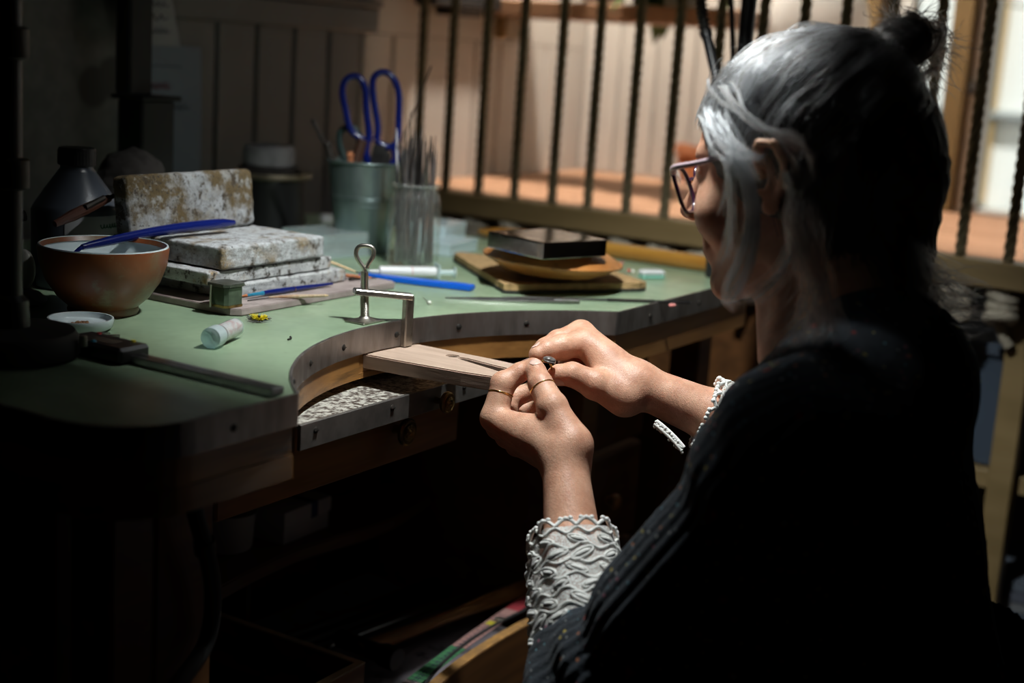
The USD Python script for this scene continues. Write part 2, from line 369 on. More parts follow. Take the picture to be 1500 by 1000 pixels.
w1 = sgroup("window_1")
part(w1, "window_post", bx(XW-.045, XW+.06, WY1-.055, WY1, WZ0, WZ1, .004), M_ochre)
part(w1, "window_frame", cat_([bx(XW+.0, XW+.05, -.055, .17, WZ0, WZ0+.02, .003), bx(XW, XW+.05, -.055, .17, WZ1-.05, WZ1, .003), bx(XW, XW+.05, .12, .17, WZ0, WZ1, .003)]), M_frame)
part(w1, "window_post", bx(XW-.03, XW+.07, -.01, .032, WZ0, WZ1, .004), M_ochre)
part(w1, "sash_stile", bx(XW-.01, XW+.05, -.045, -.012, WZ0, WZ1, .004), M_frame)
part(w1, "hinge", cat_([bx(XW-.03, XW-.008, -.026, -.014, 1.165, 1.185, .002)]), M_iron)
part(w1, "window_frame", cat_([bx(XW, XW+.05, WY0, -.045, WZ0, WZ0+.012, .003), bx(XW, XW+.05, WY0, -.045, WZ1-.05, WZ1, .003), bx(XW, XW+.05, WY0, WY0+.05, WZ0, WZ1, .003)]), M_frame)
part(w1, "sash_stile", bx(XW, XW+.05, -.83, -.78, WZ0, WZ1, .004), M_frame)
for a, b in ((.032, .165), (-.78, -.045), (WY0+.04, -.83)):
    part(w1, "pane", bx(XW+.022, XW+.026, a, b, WZ0+.01, WZ1-.04, 0), M_jar, False)
w2 = sgroup("window_2")  # unseen upper window, added to let more light onto the seat and planks
part(w2, "window_frame", cat_([bx(XW, XW+.05, WY1+.05, YW-.03, 1.42, 1.46, .003), bx(XW, XW+.05, WY1+.05, YW-.03, WZ1-.04, WZ1, .003)]), M_frame)
part(w2, "sash_stile", bx(XW, XW+.05, WY1+.05, WY1+.085, 1.461, WZ1-.041, .003), M_frame)
part(w2, "sash_stile", bx(XW, XW+.05, YW-.065, YW-.03, 1.461, WZ1-.041, .003), M_frame)
part(w2, "pane", bx(XW+.022, XW+.026, WY1+.08, YW-.06, 1.45, WZ1-.03, 0), M_jar, False)
# the street outside
fc = thing("facade_across_street", "white rendered house front across the street seen through the window", "building")
part(fc, "wall", bx(4.6, 4.9, -5.0, 6.0, -1.0, 1.85, 0), M_facade)
for y0, w, mm in ((-.62, .07, M_facadeg), (-.36, .05, M_facadeo), (-1.2, .1, M_facadeg), (.62, .07, M_facadeo), (1.2, .12, M_facadeg)):
    part(fc, "pilaster", bx(4.54, 4.6, y0, y0+w, -1.0, 1.85, .006), mm)
part(fc, "string_course", bx(4.52, 4.6, -5, 6, 1.06, 1.085, .004), M_facadeg)
part(fc, "plinth", bx(4.5, 4.6, -5, 6, -1.0, .55, .01), M_facadeg)
struct("ground_street", bx(XW+.15, 12, -10, 10, -1.06, -1.0, 0), M_street)
lam = thing("street_lantern", "small glowing orange lantern hanging outside the window beside the ochre post", "lamp")
M_glow = LOOK+"lantern_glow"
usdkit.material(stage, M_glow, {"e": ("emission", {"color": (1.0, .45, .10), "strength": 1.6})}, [], "e.emission")
lp = atd(1283, 4, 3.5)
part(lam, "glass", lathe([(0, -.035), (.02, -.03), (.026, 0), (.018, .03), (0, .035)], 16, lp), M_glow)
part(lam, "cap", lathe([(0, .05), (.012, .045), (.024, .034), (0, .034)], 16, lp), M_iron)
part(lam, "bracket", rod(lp+[0, 0, .045], [4.56, lp[1], lp[2]+.1], .004), M_iron)

# window seat board behind the ropes, its edge strip, supporting frame underneath
SZ = .937
sb = thing("window_seat_board", "wide brown wooden display board under the window with a rail edge for the ropes", "shelf")
for i in range(4):
    part(sb, "plank", bx(.955+i*.185, .955+(i+1)*.185-.0015, -1.9, YW-.014, SZ-.024, SZ, .002), M_sill)
part(sb, "edge_rail", bx(.912, .953, -1.9, YW-.014, SZ-.034, SZ+.004, .003), M_silledge)
for y in (-.315, .79, -1.6):
    part(sb, "support_post", bx(.965, 1.005, y-.018, y+.018, 0, SZ-.036, .002), M_silledge)
part(sb, "front_panel", bx(.99, 1.004, -.02, YW-.02, 0, SZ-.026, .001), M_oakd)  # dark sheet added to keep the space under the board dark
hs = thing("hanging_shelf", "orange-brown wooden shelf of potted plants hung in the window corner behind the ropes", "shelf")
part(hs, "shelf_board", bx(1.26, 1.44, .31, YW-.015, 1.258, 1.290, .003), M_shelfw)
part(hs, "shelf_bracket", bx(1.31, 1.40, YW-.04, YW-.0135, 1.215, 1.2575, .002), M_silledge)
part(hs, "hanger", rod([1.35, .33, 1.28], [1.35, .33, 2.5], .004), M_iron)

# unseen partition added to shade the bench side; the ropes end at its beam
wp_ = sgroup("wall_partition")
part(wp_, "header_panel", bx(1.03, 1.055, -2.3, YW-.0135, 1.40, 2.5, .002), M_darkwall)
part(wp_, "header_beam", bx(.915, 1.06, -2.3, YW-.0135, 1.35, 1.399, .003), M_silledge)
part(wp_, "lower_panel", bx(.975, .995, -2.3, -.64, SZ+.001, 1.349, .002), M_darkwall)  # added to keep window light off the bench side
# ropes of the screen
def rope_mesh(L, r=.0044, off=.0046, pitch=.05):
    out = []; N = int(L/pitch*10)
    z = np.linspace(0, L, N)
    for k in range(3):
        a = z/pitch*2*np.pi + k*2*np.pi/3
        out.append(tube(np.c_[off*np.cos(a), off*np.sin(a), z], r, 7))
    return out
ROPE_Y = [.755, .69, .62, .545, .471, .401, .328, .257, .187, .118, .052, -.013, -.083, -.154, -.222, -.291]
def knot_mesh(seed):
    rg = np.random.default_rng(seed); out = []
    for i in range(3):
        t = np.linspace(0, 2*np.pi, 26, endpoint=False)
        rr = .016+.003*rg.random(); tilt = (rg.random()-.5)*.9; ph = rg.random()*6
        p = np.c_[rr*np.cos(t), rr*np.sin(t)*(.8+.3*rg.random()), -.016-.016*i+tilt*.02*np.sin(t+ph)]
        out.append(tube(p, .0088, 8, closed=True))
    out.append(tube(spline([(0, 0, -.004), (.006, -.004, -.03), (.004, -.012, -.07), (-.006, -.02, -.09)], 12), .008, 8))
    return cat_(out)
rnd = random.Random(4)
proto = None
where_r = ["at the far wall end of the row", "second from the far wall", "third from the far wall", "fourth from the far wall", "fifth from the far wall", "sixth from the far wall", "seventh from the far wall", "last before the hanging black hose",
 "just right of the hanging black hose", "beside the black pole behind the hair", "above the woman's crown, before the white pot", "just left of the ochre post", "behind the hair bun", "at the right edge of the bun before the second ochre post", "crossing the bright window, right of the head", "rightmost in view, crossing the window"]
for i, y in enumerate(ROPE_Y):
    lab = f"taut brown screen rope, {where_r[i]}" if where_r[i] else "taut brown twisted rope of the screen beyond the right edge"
    # knots alternate lightly in turn, so every rope is its own copy turned about its axis
    if proto is None:
        proto = thing("screen_rope", lab, "rope", "ropes of the screen behind the bench", (.938, y, SZ+.004), 0)
        for m in rope_mesh(.407): part(proto, "strand", m, M_rope, 50)
        part(proto, "knot", move(knot_mesh(3), (0, 0, -.034)), M_knot, 50, label="pale knot tied under the rail")
    else:
        copy_of(proto, "screen_rope", (.938+rnd.uniform(-.002, .002), y, SZ+.004), rnd.uniform(0, 360), lab, "rope", "ropes of the screen behind the bench")

# plants and pots of the hanging shelf
def leaf_pts(c, n, L, seed, droop=.4):
    droop = .95 if seed == 2 else droop
    rg = np.random.default_rng(seed); out = []
    for i in range(n):
        az = rg.uniform(0, 2*np.pi); el = rg.uniform(.3, 1.3); l = L*rg.uniform(.6, 1)
        d = np.array([math.cos(az)*math.cos(el), math.sin(az)*math.cos(el), math.sin(el)])
        s = np.array([-math.sin(az), math.cos(az), 0])
        t = np.linspace(0, 1, 6); w = .22*l*np.sin(np.pi*np.clip(t*.95+.05, 0, 1))
        mid = np.array(c)+np.outer(t*l, d)-np.outer(droop*l*t**2, [0, 0, 1.0])
        up = np.cross(s, d)*.0009
        v = np.vstack([mid+np.outer(w, s)+up, mid-np.outer(w, s)+up, mid+np.outer(w, s)-up, mid-np.outer(w, s)-up]); N = 6
        f = []
        for k in range(N-1):
            for a, b in ((0, N), (3*N, 2*N)): f += [[a+k, b+k, b+k+1], [a+k, b+k+1, a+k+1]]
            f += [[k, k+1, 2*N+k+1], [k, 2*N+k+1, 2*N+k], [N+k+1, N+k, 3*N+k], [N+k+1, 3*N+k, 3*N+k+1]]
        out.append(trimesh.Trimesh(v, f, process=False))
    return out
def potted(x, y, z, r, h, mm, lab, n, L, seed, cat="potted plant"):
    t = thing("potted_plant", lab, cat, None, (x, y, z))
    part(t, "pot", lathe([(0, 0), (r*.75, 0), (r, h), (r*1.08, h), (r*1.08, h*.8), (r*1.0, h*.8), (r*.95, h*.95), (r*.9, h*.9), (0, h*.88)][:4]+[(r*.92, h), (r*.88, h*.9), (0, h*.88)], 24), mm)
    for m in leaf_pts((0, 0, h*.88), n, L, seed): part(t, "leaf", m, M_leaf, 60)
potted(1.35, .625, 1.2903, .055, .09, M_white, "white flowerpot with upright green leaves on the hanging shelf, left of the two", 12, .16, 1)
potted(1.33, .445, 1.2903, .042, .07, M_white, "smaller white flowerpot with drooping green leaves on the hanging shelf near the black hose", 26, .22, 2)
dbx = thing("dark_storage_box", "dark box standing on the wall rail at the top left of the ropes", "box")
part(dbx, "box_body", bx(1.03, 1.26, YW-.06, YW-.0135, 1.264, 1.40, .004), M_black)
part(dbx, "box_lid", bx(1.025, 1.265, YW-.063, YW-.0132, 1.402, 1.42, .004), M_iron)
part(dbx, "wall_bracket", bx(1.1, 1.2, YW-.055, YW-.0135, 1.25, 1.2632, .002), M_iron)
tp = thing("terracotta_pot", "small orange terracotta pot on the window board just beyond the spectacles", "pot", None, tuple(at(1012, 268, SZ)[:2])+(SZ,))
part(tp, "pot", lathe([(0, 0), (.026, 0), (.036, .062), (.040, .062), (.040, .082), (.034, .082), (.030, .01), (0, .01)], 28), M_terra)
wl = thing("white_globe_pot", "round white pot standing in the bright window above the woman's head", "pot", None, (1.52, .245, SZ))
part(wl, "pedestal", lathe([(0, 0), (.07, 0), (.07, .012), (.02, .03), (.018, .22), (.05, .235), (0, .235)], 24), M_frame)
part(wl, "globe", lathe([(0, .235), (.05, .238), (.085, .275), (.10, .33), (.088, .39), (.06, .42), (.055, .42), (.08, .385), (0, .30)], 32), M_shade)

pd = thing("pendant_lamp", "added unseen fill lamp over the window seat above the frame", "lamp", None, tuple(FILL_POS))  # added fixture around the fill light, out of view
part(pd, "shade", lathe([(.02, .10), (.06, .09), (.15, -.02), (.152, -.02), (.062, .094), (.02, .104)], 40), M_shade)
part(pd, "cord", rod((0, 0, .10), (0, 0, .16), .004), M_black)
part(pd, "socket", lathe([(0, .10), (.02, .10), (.02, .06), (0, .06)], 20), M_black)
# ------------------------------------------------------------------ the workbench
BZ = .90
CX, CY, CR = .012, -.2307, .3667
BXL, BXR, BYB = -.462, .715, .80
def cutout(off=0.0, n=40):
    a0 = math.atan2(-CY, .285); a = np.linspace(math.pi-a0, a0, n)
    return [(CX+(CR+off)*math.cos(t), CY+(CR+off)*math.sin(t)) for t in a]
def bench_outline():
    arc = lambda cx, cy, r, a, b: [(cx+r*math.cos(t), cy+r*math.sin(t)) for t in np.linspace(rad(a), rad(b), 9)]
    pts = [(BXL, BYB)]+arc(BXL+.07, .07, .07, 180, 270)+[(CX-.285-.012, 0)]+cutout()+[(CX+.285+.012, 0)]+arc(BXR-.03, .03, .03, -90, 0)+[(BXR, BYB)]
    P = Polygon(pts)
    return P.buffer(-.006).buffer(.012).buffer(-.006)
OUT = bench_outline()
bench = thing("workbench", "jeweller's wooden workbench with green linoleum top and curved steel-edged cutout", "workbench")
part(bench, "linoleum_top", prism(OUT.buffer(-.0005), BZ-.004, BZ), M_lino)
part(bench, "top_core", prism(OUT.buffer(-.001), BZ-.050, BZ-.0042), M_oak)
ring = OUT.buffer(.0028).difference(OUT)
part(bench, "steel_edge_band", cat_([prism(ring, BZ-.026, BZ+.0012), prism(OUT.buffer(.0022).difference(OUT.buffer(.0004)), BZ+.0012, BZ+.0018)]), M_band, 40)
# screws in the band
def screw(p, nrm):
    x, y, z = basis(nrm)
    m = lathe([(0, .0016), (.002, .0014), (.0034, .0004), (.0036, -.001), (0, -.001)], 14)
    s = bx(-.003, .003, -.0004, .0004, .0013, .0018, 0)
    return frame_to(cat_([m, s]), p, x, y, z)
for t in (-.2, -.13, -.05, .045, .135, .215):
    a = math.acos((t-CX)/CR); p = np.array([CX+(CR-.0028)*math.cos(a), CY+(CR-.0028)*math.sin(a), BZ-.013])
    part(bench, "screw", screw(p, (-math.cos(a), -math.sin(a), 0)), M_iron)
for x in (-.35, .38, .52): part(bench, "screw", screw(np.array([x, -.0028, BZ-.013]), (0, -1, 0)), M_iron)
# apron strips: the curved one inside the cutout (with the slot for the pin), the straight ones to both sides
ap = Polygon(cutout(.0)+cutout(.02)[::-1])
slot = sbox(-.014, 0, .085, .3)
APB = BZ-.053
part(bench, "curved_apron", cat_([prism(ap.difference(slot), APB, BZ-.0262), prism(ap.intersection(slot), APB, BZ-.047)]), M_oak, 40)
left_ap = OUT.difference(OUT.buffer(-.03)).intersection(sbox(BXL-.1, -.1, CX-.2745, .79))
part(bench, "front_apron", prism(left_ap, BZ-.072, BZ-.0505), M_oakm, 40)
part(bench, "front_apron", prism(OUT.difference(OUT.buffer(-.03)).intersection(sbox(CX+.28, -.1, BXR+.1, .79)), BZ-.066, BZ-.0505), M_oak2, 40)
# wooden rod along the right-hand edge
rail = tube([(BXR-.012, y, BZ+.011) for y in np.linspace(.005, .46, 12)], [.004, .0115]+[.0125]*8+[.0115, .004], 14)
part(bench, "end_rod", rail, mat("varnished_rod", (.42, .21, .04), (.28, .12, .02), 20, rough=.16, stretch=(3, .3, 3), coat=.5), 50, label="glossy golden brown wooden rod along the right edge")
# tin tray pulled out under the cutout
TZ = .838
tray_poly = sbox(-.172, .082, .225, .32)
part(bench, "tray_sheet", bprism(tray_poly, TZ-.003, TZ, .0008), M_tray)
part(bench, "tray_lip", bx(-.172, .225, .078, .0822, TZ-.024, TZ+.0012, .0006), M_lip)
def pull(p, r, mm, parent, name="pull_knob"):
    prof = [(0, 0), (r*.95, .0), (r, .0015), (r, .004), (r*.86, .0055), (r*.80, .0045), (r*.62, .0045), (r*.55, .0065), (r*.30, .0075), (r*.2, .006), (0, .0085)]
    m = cat_([lathe(prof, 28), lathe([(0, -.014), (r*.35, -.014), (r*.28, -.005), (r*.5, .0), (0, .0)], 16)]+[ball((r*.42*math.cos(a), r*.42*math.sin(a), .006), r*.12, 1) for a in np.linspace(0, 2*np.pi, 9)[:-1]])
    T = np.eye(4); T[:3, :3] = np.array([[1, 0, 0], [0, 0, -1], [0, 1, 0]]).T if False else np.array([[1, 0, 0], [0, 0, -1.0], [0, 1.0, 0]])
    T[:3, 3] = p; m.apply_transform(T)
    return part(parent, name, m, mm, 40, label="round ornamental brass pull")
pull((.047, .066, TZ-.013), .0115, M_brass, bench)
for x in (-.15, -.03, .1): part(bench, "screw", screw(np.array([x, .078, TZ-.008]), (0, -1, 0)), M_iron)
# drawer under the tray
DY = .14
dr = part(bench, "drawer_front", bx(-.215, .187, DY, DY+.018, .740, TZ-.026, .002), M_oak2)
part(bench, "drawer_side", bx(.172, .184, DY+.018, .5, .748, TZ-.030, .001), M_oakd)
part(bench, "drawer_side", bx(-.212, -.2, DY+.018, .5, .748, TZ-.030, .001), M_oakd)
part(bench, "drawer_bottom", bx(-.2, .172, DY+.018, .5, .75, .756, 0), M_oakd)
pull((.062, DY-.014, .778), .0155, M_brass, dr)
# pedestal of drawers on the right, leg and panel on the left
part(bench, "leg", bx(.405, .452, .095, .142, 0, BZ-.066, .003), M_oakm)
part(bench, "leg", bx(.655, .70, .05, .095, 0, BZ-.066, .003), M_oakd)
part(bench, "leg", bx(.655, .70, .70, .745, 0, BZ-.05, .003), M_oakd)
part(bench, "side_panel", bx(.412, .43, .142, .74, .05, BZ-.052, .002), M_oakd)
for i, (z0, z1) in enumerate(((.66, .80), (.515, .65), (.37, .505), (.22, .36), (.07, .21))):
    d = part(bench, "side_drawer", bx(.455, .652, .125, .145, z0, z1, .003), M_oakd)
    part(d, "knob", frame_to(lathe([(0, .022), (.008, .02), (.011, .013), (.005, .004), (.005, 0), (0, 0)], 16), (.555, .1255, (z0+z1)/2), (1, 0, 0), (0, 0, -1), (0, -1, 0)), M_oak2)
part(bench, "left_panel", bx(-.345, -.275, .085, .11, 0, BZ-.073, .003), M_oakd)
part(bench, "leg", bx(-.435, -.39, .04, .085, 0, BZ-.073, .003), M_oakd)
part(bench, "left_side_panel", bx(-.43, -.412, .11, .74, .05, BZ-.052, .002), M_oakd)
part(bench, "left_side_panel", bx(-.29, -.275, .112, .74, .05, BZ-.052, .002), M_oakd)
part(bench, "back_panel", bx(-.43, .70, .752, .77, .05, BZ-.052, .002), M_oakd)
# lower shelf with its wavy front, and the leather-topped sweeps drawer
xs = np.linspace(-.272, .41, 30)
sh = Polygon([(x, .30+.012*math.sin(x*17)+.05*abs(x-.07)) for x in xs]+[(.41, .74), (-.272, .74)])
part(bench, "lower_shelf", bprism(sh, .565, .583, .002), M_oakd)
SWZ = .455
sx = np.linspace(.03, .40, 24)
def sw(x): return .052+.055*(1-((x-.40)/.37)**2)*1.0-.055*(x > 9)
fr = [tuple(p[:2]) for p in spline([at(608, 1018, .50), at(640, 990, .50), at(661, 973, .50), at(713, 938, .50), at(765, 909, .50), at(800, 893, .50)], 24)]
part(bench, "sweeps_drawer_floor", prism(Polygon(fr+[(.40, .55), (fr[0][0], .55)]), SWZ-.008, SWZ), mat("drawer_paper", (.21, .185, .20), (.15, .13, .145), 12, rough=.9, spotty=[((.05, .045, .05), 30, .58, .66)]), False)
frp = Polygon([(x, y-.014) for x, y in fr]+fr[::-1])
sdf_ = part(bench, "sweeps_drawer_front", prism(frp, SWZ-.05, .50), M_oakd, 40)
part(sdf_, "worn_edge", prism(frp.buffer(-.0006), .5001, .5015), mat("worn_oak_edge", (.48, .25, .07), (.22, .12, .05), 50, rough=.6, stretch=(1, 1, 1), spotty=[((.45, .36, .02), 16, .66, .70)]), 40)
part(bench, "sweeps_drawer_side", bx(.40, .412, .075, .55, SWZ-.03, .50, .002), M_oakd)
part(bench, "sweeps_drawer_back", bx(.03, .40, .55, .562, SWZ-.03, .52, .002), M_oakd)

# ------------------------------------------------------------------ bench pin with its clamp
pin_out = Polygon([(-.008, .19), (-.003, .09), (.004, .02), (.010, -.012), (.014, -.021), (.024, -.025), (.031, -.020), (.040, .008), (.052, .052), (.055, .058), (.060, .058), (.061, .05), (.056, .02), (.053, -.006), (.058, -.016), (.068, -.016), (.077, -.006), (.080, .03), (.080, .19)])
pin_out = pin_out.buffer(-.0015).buffer(.003).buffer(-.0015)
hole = Point(.059, .068).buffer(.006)
pinm = bprism(pin_out.difference(hole), .8575, .8725, .0012)
pn = thing("bench_pin", "wooden bench pin with a V notch sticking out over the tin tray", "bench pin")
part(pn, "pin_board", pinm, M_pin, 30)
part(pn, "slot_liner", bx(.046, .072, .138, .152, .8725, .8728, 0), M_iron)
ck = thing("pin_clamp", "nickel screw clamp with a bent wire loop holding the wooden pin", "clamp")
bar = sbox(0, 0, 1, 1)
cx0, cy0 = .058, .128
part(ck, "clamp_bar", cat_([bx(cx0-.007, cx0+.007, cy0-.0035, cy0+.0035, .873, .928, .0012)]), M_chrome)
path = [(cx0, cy0, .922), (cx0-.002, cy0+.001, .9275), (cx0-.006, cy0+.003, .9305), (cx0-.045, cy0+.032, .935)]
d = np.array([-.035, .028, .004]); d /= np.linalg.norm(d); s = np.cross(d, [0, 0, 1]); s /= np.linalg.norm(s)
arm = frame_to(bx(-.004, .060, -.007, .007, -.0032, .0032, .0012), (cx0, cy0, .9275), d, -s, np.cross(d, -s))
part(ck, "clamp_arm", arm, M_chrome)
sp = np.array([cx0, cy0, .9])+d*.047; sp[2] = .9035
tip = np.array([.019, .160, .973])
top = sp+(tip-sp)*.72
part(ck, "clamp_screw", cat_([rod(sp, top, .0042, n=12)]+[frame_to(lathe([(.0042, -.0006), (.0049, 0), (.0042, .0006)], 10), sp+(top-sp)*u, *basis(top-sp)) for u in np.linspace(.08, .6, 26)]), M_chrome)
part(ck, "foot_plate", cat_([bx(sp[0]-.018, sp[0]+.018, sp[1]-.013, sp[1]+.013, .9003, .9023, .0006), lathe([(0, .9072), (.005, .9065), (.007, .904), (.012, .9023), (0, .9023)], 20, (sp[0], sp[1], 0))]), M_chrome)
ax = (top-sp)/np.linalg.norm(top-sp)
u = RIGHT-ax*(RIGHT@ax); u /= np.linalg.norm(u)
loop = [top+ax*a+u*b for a, b in ((-.004, 0), (.004, -.0006), (.012, -.006), (.021, -.0085), (.0265, -.005), (.0275, .002), (.0255, .0085), (.019, .0100), (.012, .0068), (.004, .0025))]
part(ck, "wire_loop", tube(spline(loop, 40), .0024, 10), M_chrome, 50)

# ------------------------------------------------------------------ soldering place
fb = thing("fire_board", "flat pinkish-grey fireproof board under the stack of soldering bricks", "board")
fp = Polygon([(-.058, .258), (.215, .262), (.222, .27), (.222, .47), (-.066, .47), (-.066, .267)])
part(fb, "board", displaced(bprism(fp, BZ+.0004, .908, .001), 0, 10), M_board, 30)
def block(name, b, r, mm, label, seed, amp=.0011):
    m = rounded_box(*b, r, sub=4, amp=amp, scale=130, seed=seed)
    return solo(name, m, mm, label, "brick", None, 50)
block("soldering_slab", (-.030, .168, .300, .455, .9085, .9245), .0025, M_slab, "thin spotted soldering slab at the bottom of the brick stack", 5)
block("soldering_slab", (-.060, .145, .304, .450, .9253, .9405), .0025, M_slab, "thin spotted soldering slab in the middle of the brick stack", 6)
block("soldering_brick", (-.044, .126, .300, .410, .9413, .9665), .0035, M_brickb, "thick pale grey soldering brick on top of the stack with a scorched face", 7)
ub = rounded_box(-.098, .104, -.0125, .0125, 0, .066, .006, sub=4, amp=.0013, scale=110, seed=8)
ub = move(ub, (.012, .395, .9665), rz=1.5, rx=-7)
ub.apply_translation([0, .012, .0012])
solo("soldering_brick", ub, M_brickc, "scorched brown-stained soldering brick leaning upright behind the stack", "brick", None, 50)

gb = thing("faceted_glass_bottle", "small square faceted greenish glass bottle with a metal lid on the fire board", "bottle", None, (-.058, .281, .908))
M_gg = mat("green_metal_glass", (.10, .13, .09), (.06, .08, .055), 60, rough=.12, metal=.35)
oc = Polygon([(-.011, -.016), (.011, -.016), (.016, -.011), (.016, .011), (.011, .016), (-.011, .016), (-.016, .011), (-.016, -.011)])
part(gb, "body", bprism(oc.buffer(-.0025), 0, .022, .001), M_gg, False)
part(gb, "lid", bprism(oc, .022, .0255, .0007), mat("lid_metal", (.20, .21, .18), (.12, .13, .11), 80, rough=.3, metal=.8), False)
part(gb, "corner_rod", rod((-.0165, .006, 0), (-.0165, .006, .0235), .0013), M_chrome)
part(gb, "copper_rim", bprism(oc.buffer(-.0018), .0002, .003, .0004), M_brass, False)

pbm = thing("paintbrush", "fine paintbrush with a navy handle, gold marks and a light blue ferrule beside the slabs", "brush")
b0, b1 = np.array([-.020, .293, .9125]), np.array([.128, .288, .9115])
L_ = lambda a, b, t: np.asarray(a)+(np.asarray(b)-np.asarray(a))*t
part(pbm, "bristles", tube([L_(b0, b1, 0), L_(b0, b1, .02), L_(b0, b1, .05)], [.0004, .0012, .0014], 10), solid("brush_bristle", (.40, .13, .04), .7))
part(pbm, "ferrule", tube([L_(b0, b1, .05), L_(b0, b1, .14), L_(b0, b1, .2), L_(b0, b1, .205), L_(b0, b1, .22)], [.0014, .0019, .0022, .0026, .0025], 14), solid("blue_ferrule", (.05, .38, .62), .25, .6))
part(pbm, "handle", tube([L_(b0, b1, t) for t in (.22, .3, .45, .7, .9, 1)], [.0025, .0031, .0033, .0027, .002, .0012], 14), M_dkblue, 50)
part(pbm, "gold_band", tube([L_(b0, b1, .55), L_(b0, b1, .555)], .0034, 14), M_gold)
tm = meshkit.text_mesh("SERIES 110", .0022, .0002)
dd = (b1-b0)/np.linalg.norm(b1-b0)
sk = thing("wooden_stick", "thin pointed wooden stick lying on the fire board in front of the slabs", "stick")
part(sk, "stick", tube([(.004, .276, .911), (.03, .262, .911), (.062, .246, .9108)], [.0009, .0022, .0016], 10), mat("stick_wood", (.30, .17, .09), (.48, .38, .26), 25, rough=.7, stretch=(3, 1, 1)))
part(sk, "dark_tip", tube([(.062, .246, .9108), (.066, .2438, .9106)], [.0016, .0008], 8), M_pale)
wi = thing("wire_scrap", "thin grey wire lying beside the navy paintbrush tip", "wire")
part(wi, "wire", tube(spline([(-.022, .283, .9092), (0, .281, .9092), (.02, .277, .9094)], 8), .0007, 6), M_steel)
for k, (p, q, r, mm, lab) in enumerate((((.165, .33, .914), (.198, .285, .912), .0022, M_terra, "reddish brown twig stub leaning at the right end of the slabs"),
                                   ((.175, .30, .9105), (.21, .302, .910), .0018, M_iron, "dark thin rod lying across the fire board's right end"),
                                   ((.14, .36, .9445), (.186, .30, .9185), .0016, M_pale, "thin pale stick leaning down from the slab stack"))):
    t = thing("small_tool", lab, "tool")
    part(t, "shaft", tube([p, L_(p, q, .8), q], [r, r*.9, r*.6], 9), mm)
    part(t, "tip", tube([q, L_(p, q, 1.12)], [r*.6, r*.25], 8), M_iron)

# ------------------------------------------------------------------ bowl with the navy handled tool
bw = thing("orange_bowl", "round orange-glazed pottery bowl with a chipped white rim", "bowl", None, (-.152, .362, BZ))
M_bowl = mat("bowl_glaze", (.27, .072, .020), (.17, .055, .022), 10, rough=.38, coat=.1, spotty=[((.26, .17, .10), 45, .56, .70), ((.17, .15, .09), 12, .50, .72)])
prof = [(0, 0), (.034, 0), (.036, .004), (.035, .008), (.046, .018), (.057, .034), (.0635, .052), (.0655, .068), (.0645, .0705)]
part(bw, "outer_wall", lathe(prof+[(.0625, .0705), (.060, .066)], 56), M_bowl, 60)
part(bw, "inner_glaze", lathe([(.0648, .0700), (.0642, .0712), (.0628, .0712), (.0612, .066), (.059, .050), (.050, .030), (.035, .014), (0, .010)], 56), M_ceram, 60)
sp_ = thing("navy_handled_tool", "tool with a shiny navy blue plastic handle resting across the orange bowl", "tool")
a, b = np.array([-.160, .385, .9655]), at(343, 326, .982)
b = aty(343, 326, .372)
hp = [a+(b-a)*t+np.array([0, 0, .004*math.sin(t*3.1)]) for t in np.linspace(0, 1, 14)]
part(sp_, "handle", tube(hp, [.003, .0042, .0048, .005, .0052, .0054, .0056, .0058, .006, .006, .006, .006, .0055, .003], 16), M_dkblue, 60)
part(sp_, "neck", tube(spline([a+[-.02, .005, -.022], a+[-.006, .001, -.004], a, a+(b-a)*.05], 10), [.0022]*10, 10), M_dkblue, 60)

# ------------------------------------------------------------------ things at the back left
bo = thing("chemical_bottle", "cloudy plastic bottle with a black screw cap and a green-written label behind the bowl", "bottle", None, (-.066, .50, BZ))
part(bo, "bottle_body", lathe([(0, 0), (.046, 0), (.049, .003), (.049, .086), (.046, .092), (.034, .110), (.021, .128), (.018, .132), (.018, .136), (0, .136)], 40), M_bottle, 40)
part(bo, "screw_cap", cat_([lathe([(0, .155), (.019, .155), (.0205, .153), (.0205, .136), (.0175, .1345), (0, .1345)], 36)]+[bx(.020*math.cos(a)-.0006, .020*math.cos(a)+.0006, .020*math.sin(a)-.0006, .020*math.sin(a)+.0006, .137, .152, 0) for a in np.linspace(0, 2*np.pi, 37)[:-1]]), M_black, 40)
def wrap(pts, R):  # flat shape (u across, v up) onto a vertical cylinder, facing angle a0
    pts = np.asarray(pts, float); a0 = math.atan2(-.745-.50, -1.16+.066)+.35
    return np.c_[R*np.cos(a0+pts[:, 0]/R), R*np.sin(a0+pts[:, 0]/R), pts[:, 1]]
uu, vv = np.meshgrid(np.linspace(-.03, .045, 16), [.042, .084]); lab = wrap(np.c_[uu.ravel(), vv.ravel()], .0496)
idx = np.arange(32).reshape(2, 16); q = np.stack([idx[0, :-1], idx[0, 1:], idx[1, 1:], idx[1, :-1]], -1)
part(bo, "paper_label", (np.vstack([lab, lab*[.985, .985, 1]]), np.vstack([q, q[:, ::-1]+32])), M_paper, 40)
def scribble(w, h, seed, loops=5):
    rg = np.random.default_rng(seed); t = np.linspace(0, 1, loops*8)
    return np.c_[t*w+.15*h*np.cos(t*loops*2*np.pi), h*(.5+.45*np.sin(t*loops*2*np.pi)*rg.uniform(.5, 1, len(t)))]
gi = [tube(wrap(np.c_[scribble(w, .006, s, 6)+[x, z]], .0502), .0005, 5) for w, x, z, s in ((.024, .008, .070, 1), (.03, .008, .058, 2), (.022, .012, .047, 3))]
part(bo, "green_handwriting", cat_(gi), M_inkgreen)
cb = thing("covered_knife", "brown handled tool leaning against the cloudy bottle behind the bowl", "tool")
a, b = aty(80, 328, .43), aty(160, 290, .43)
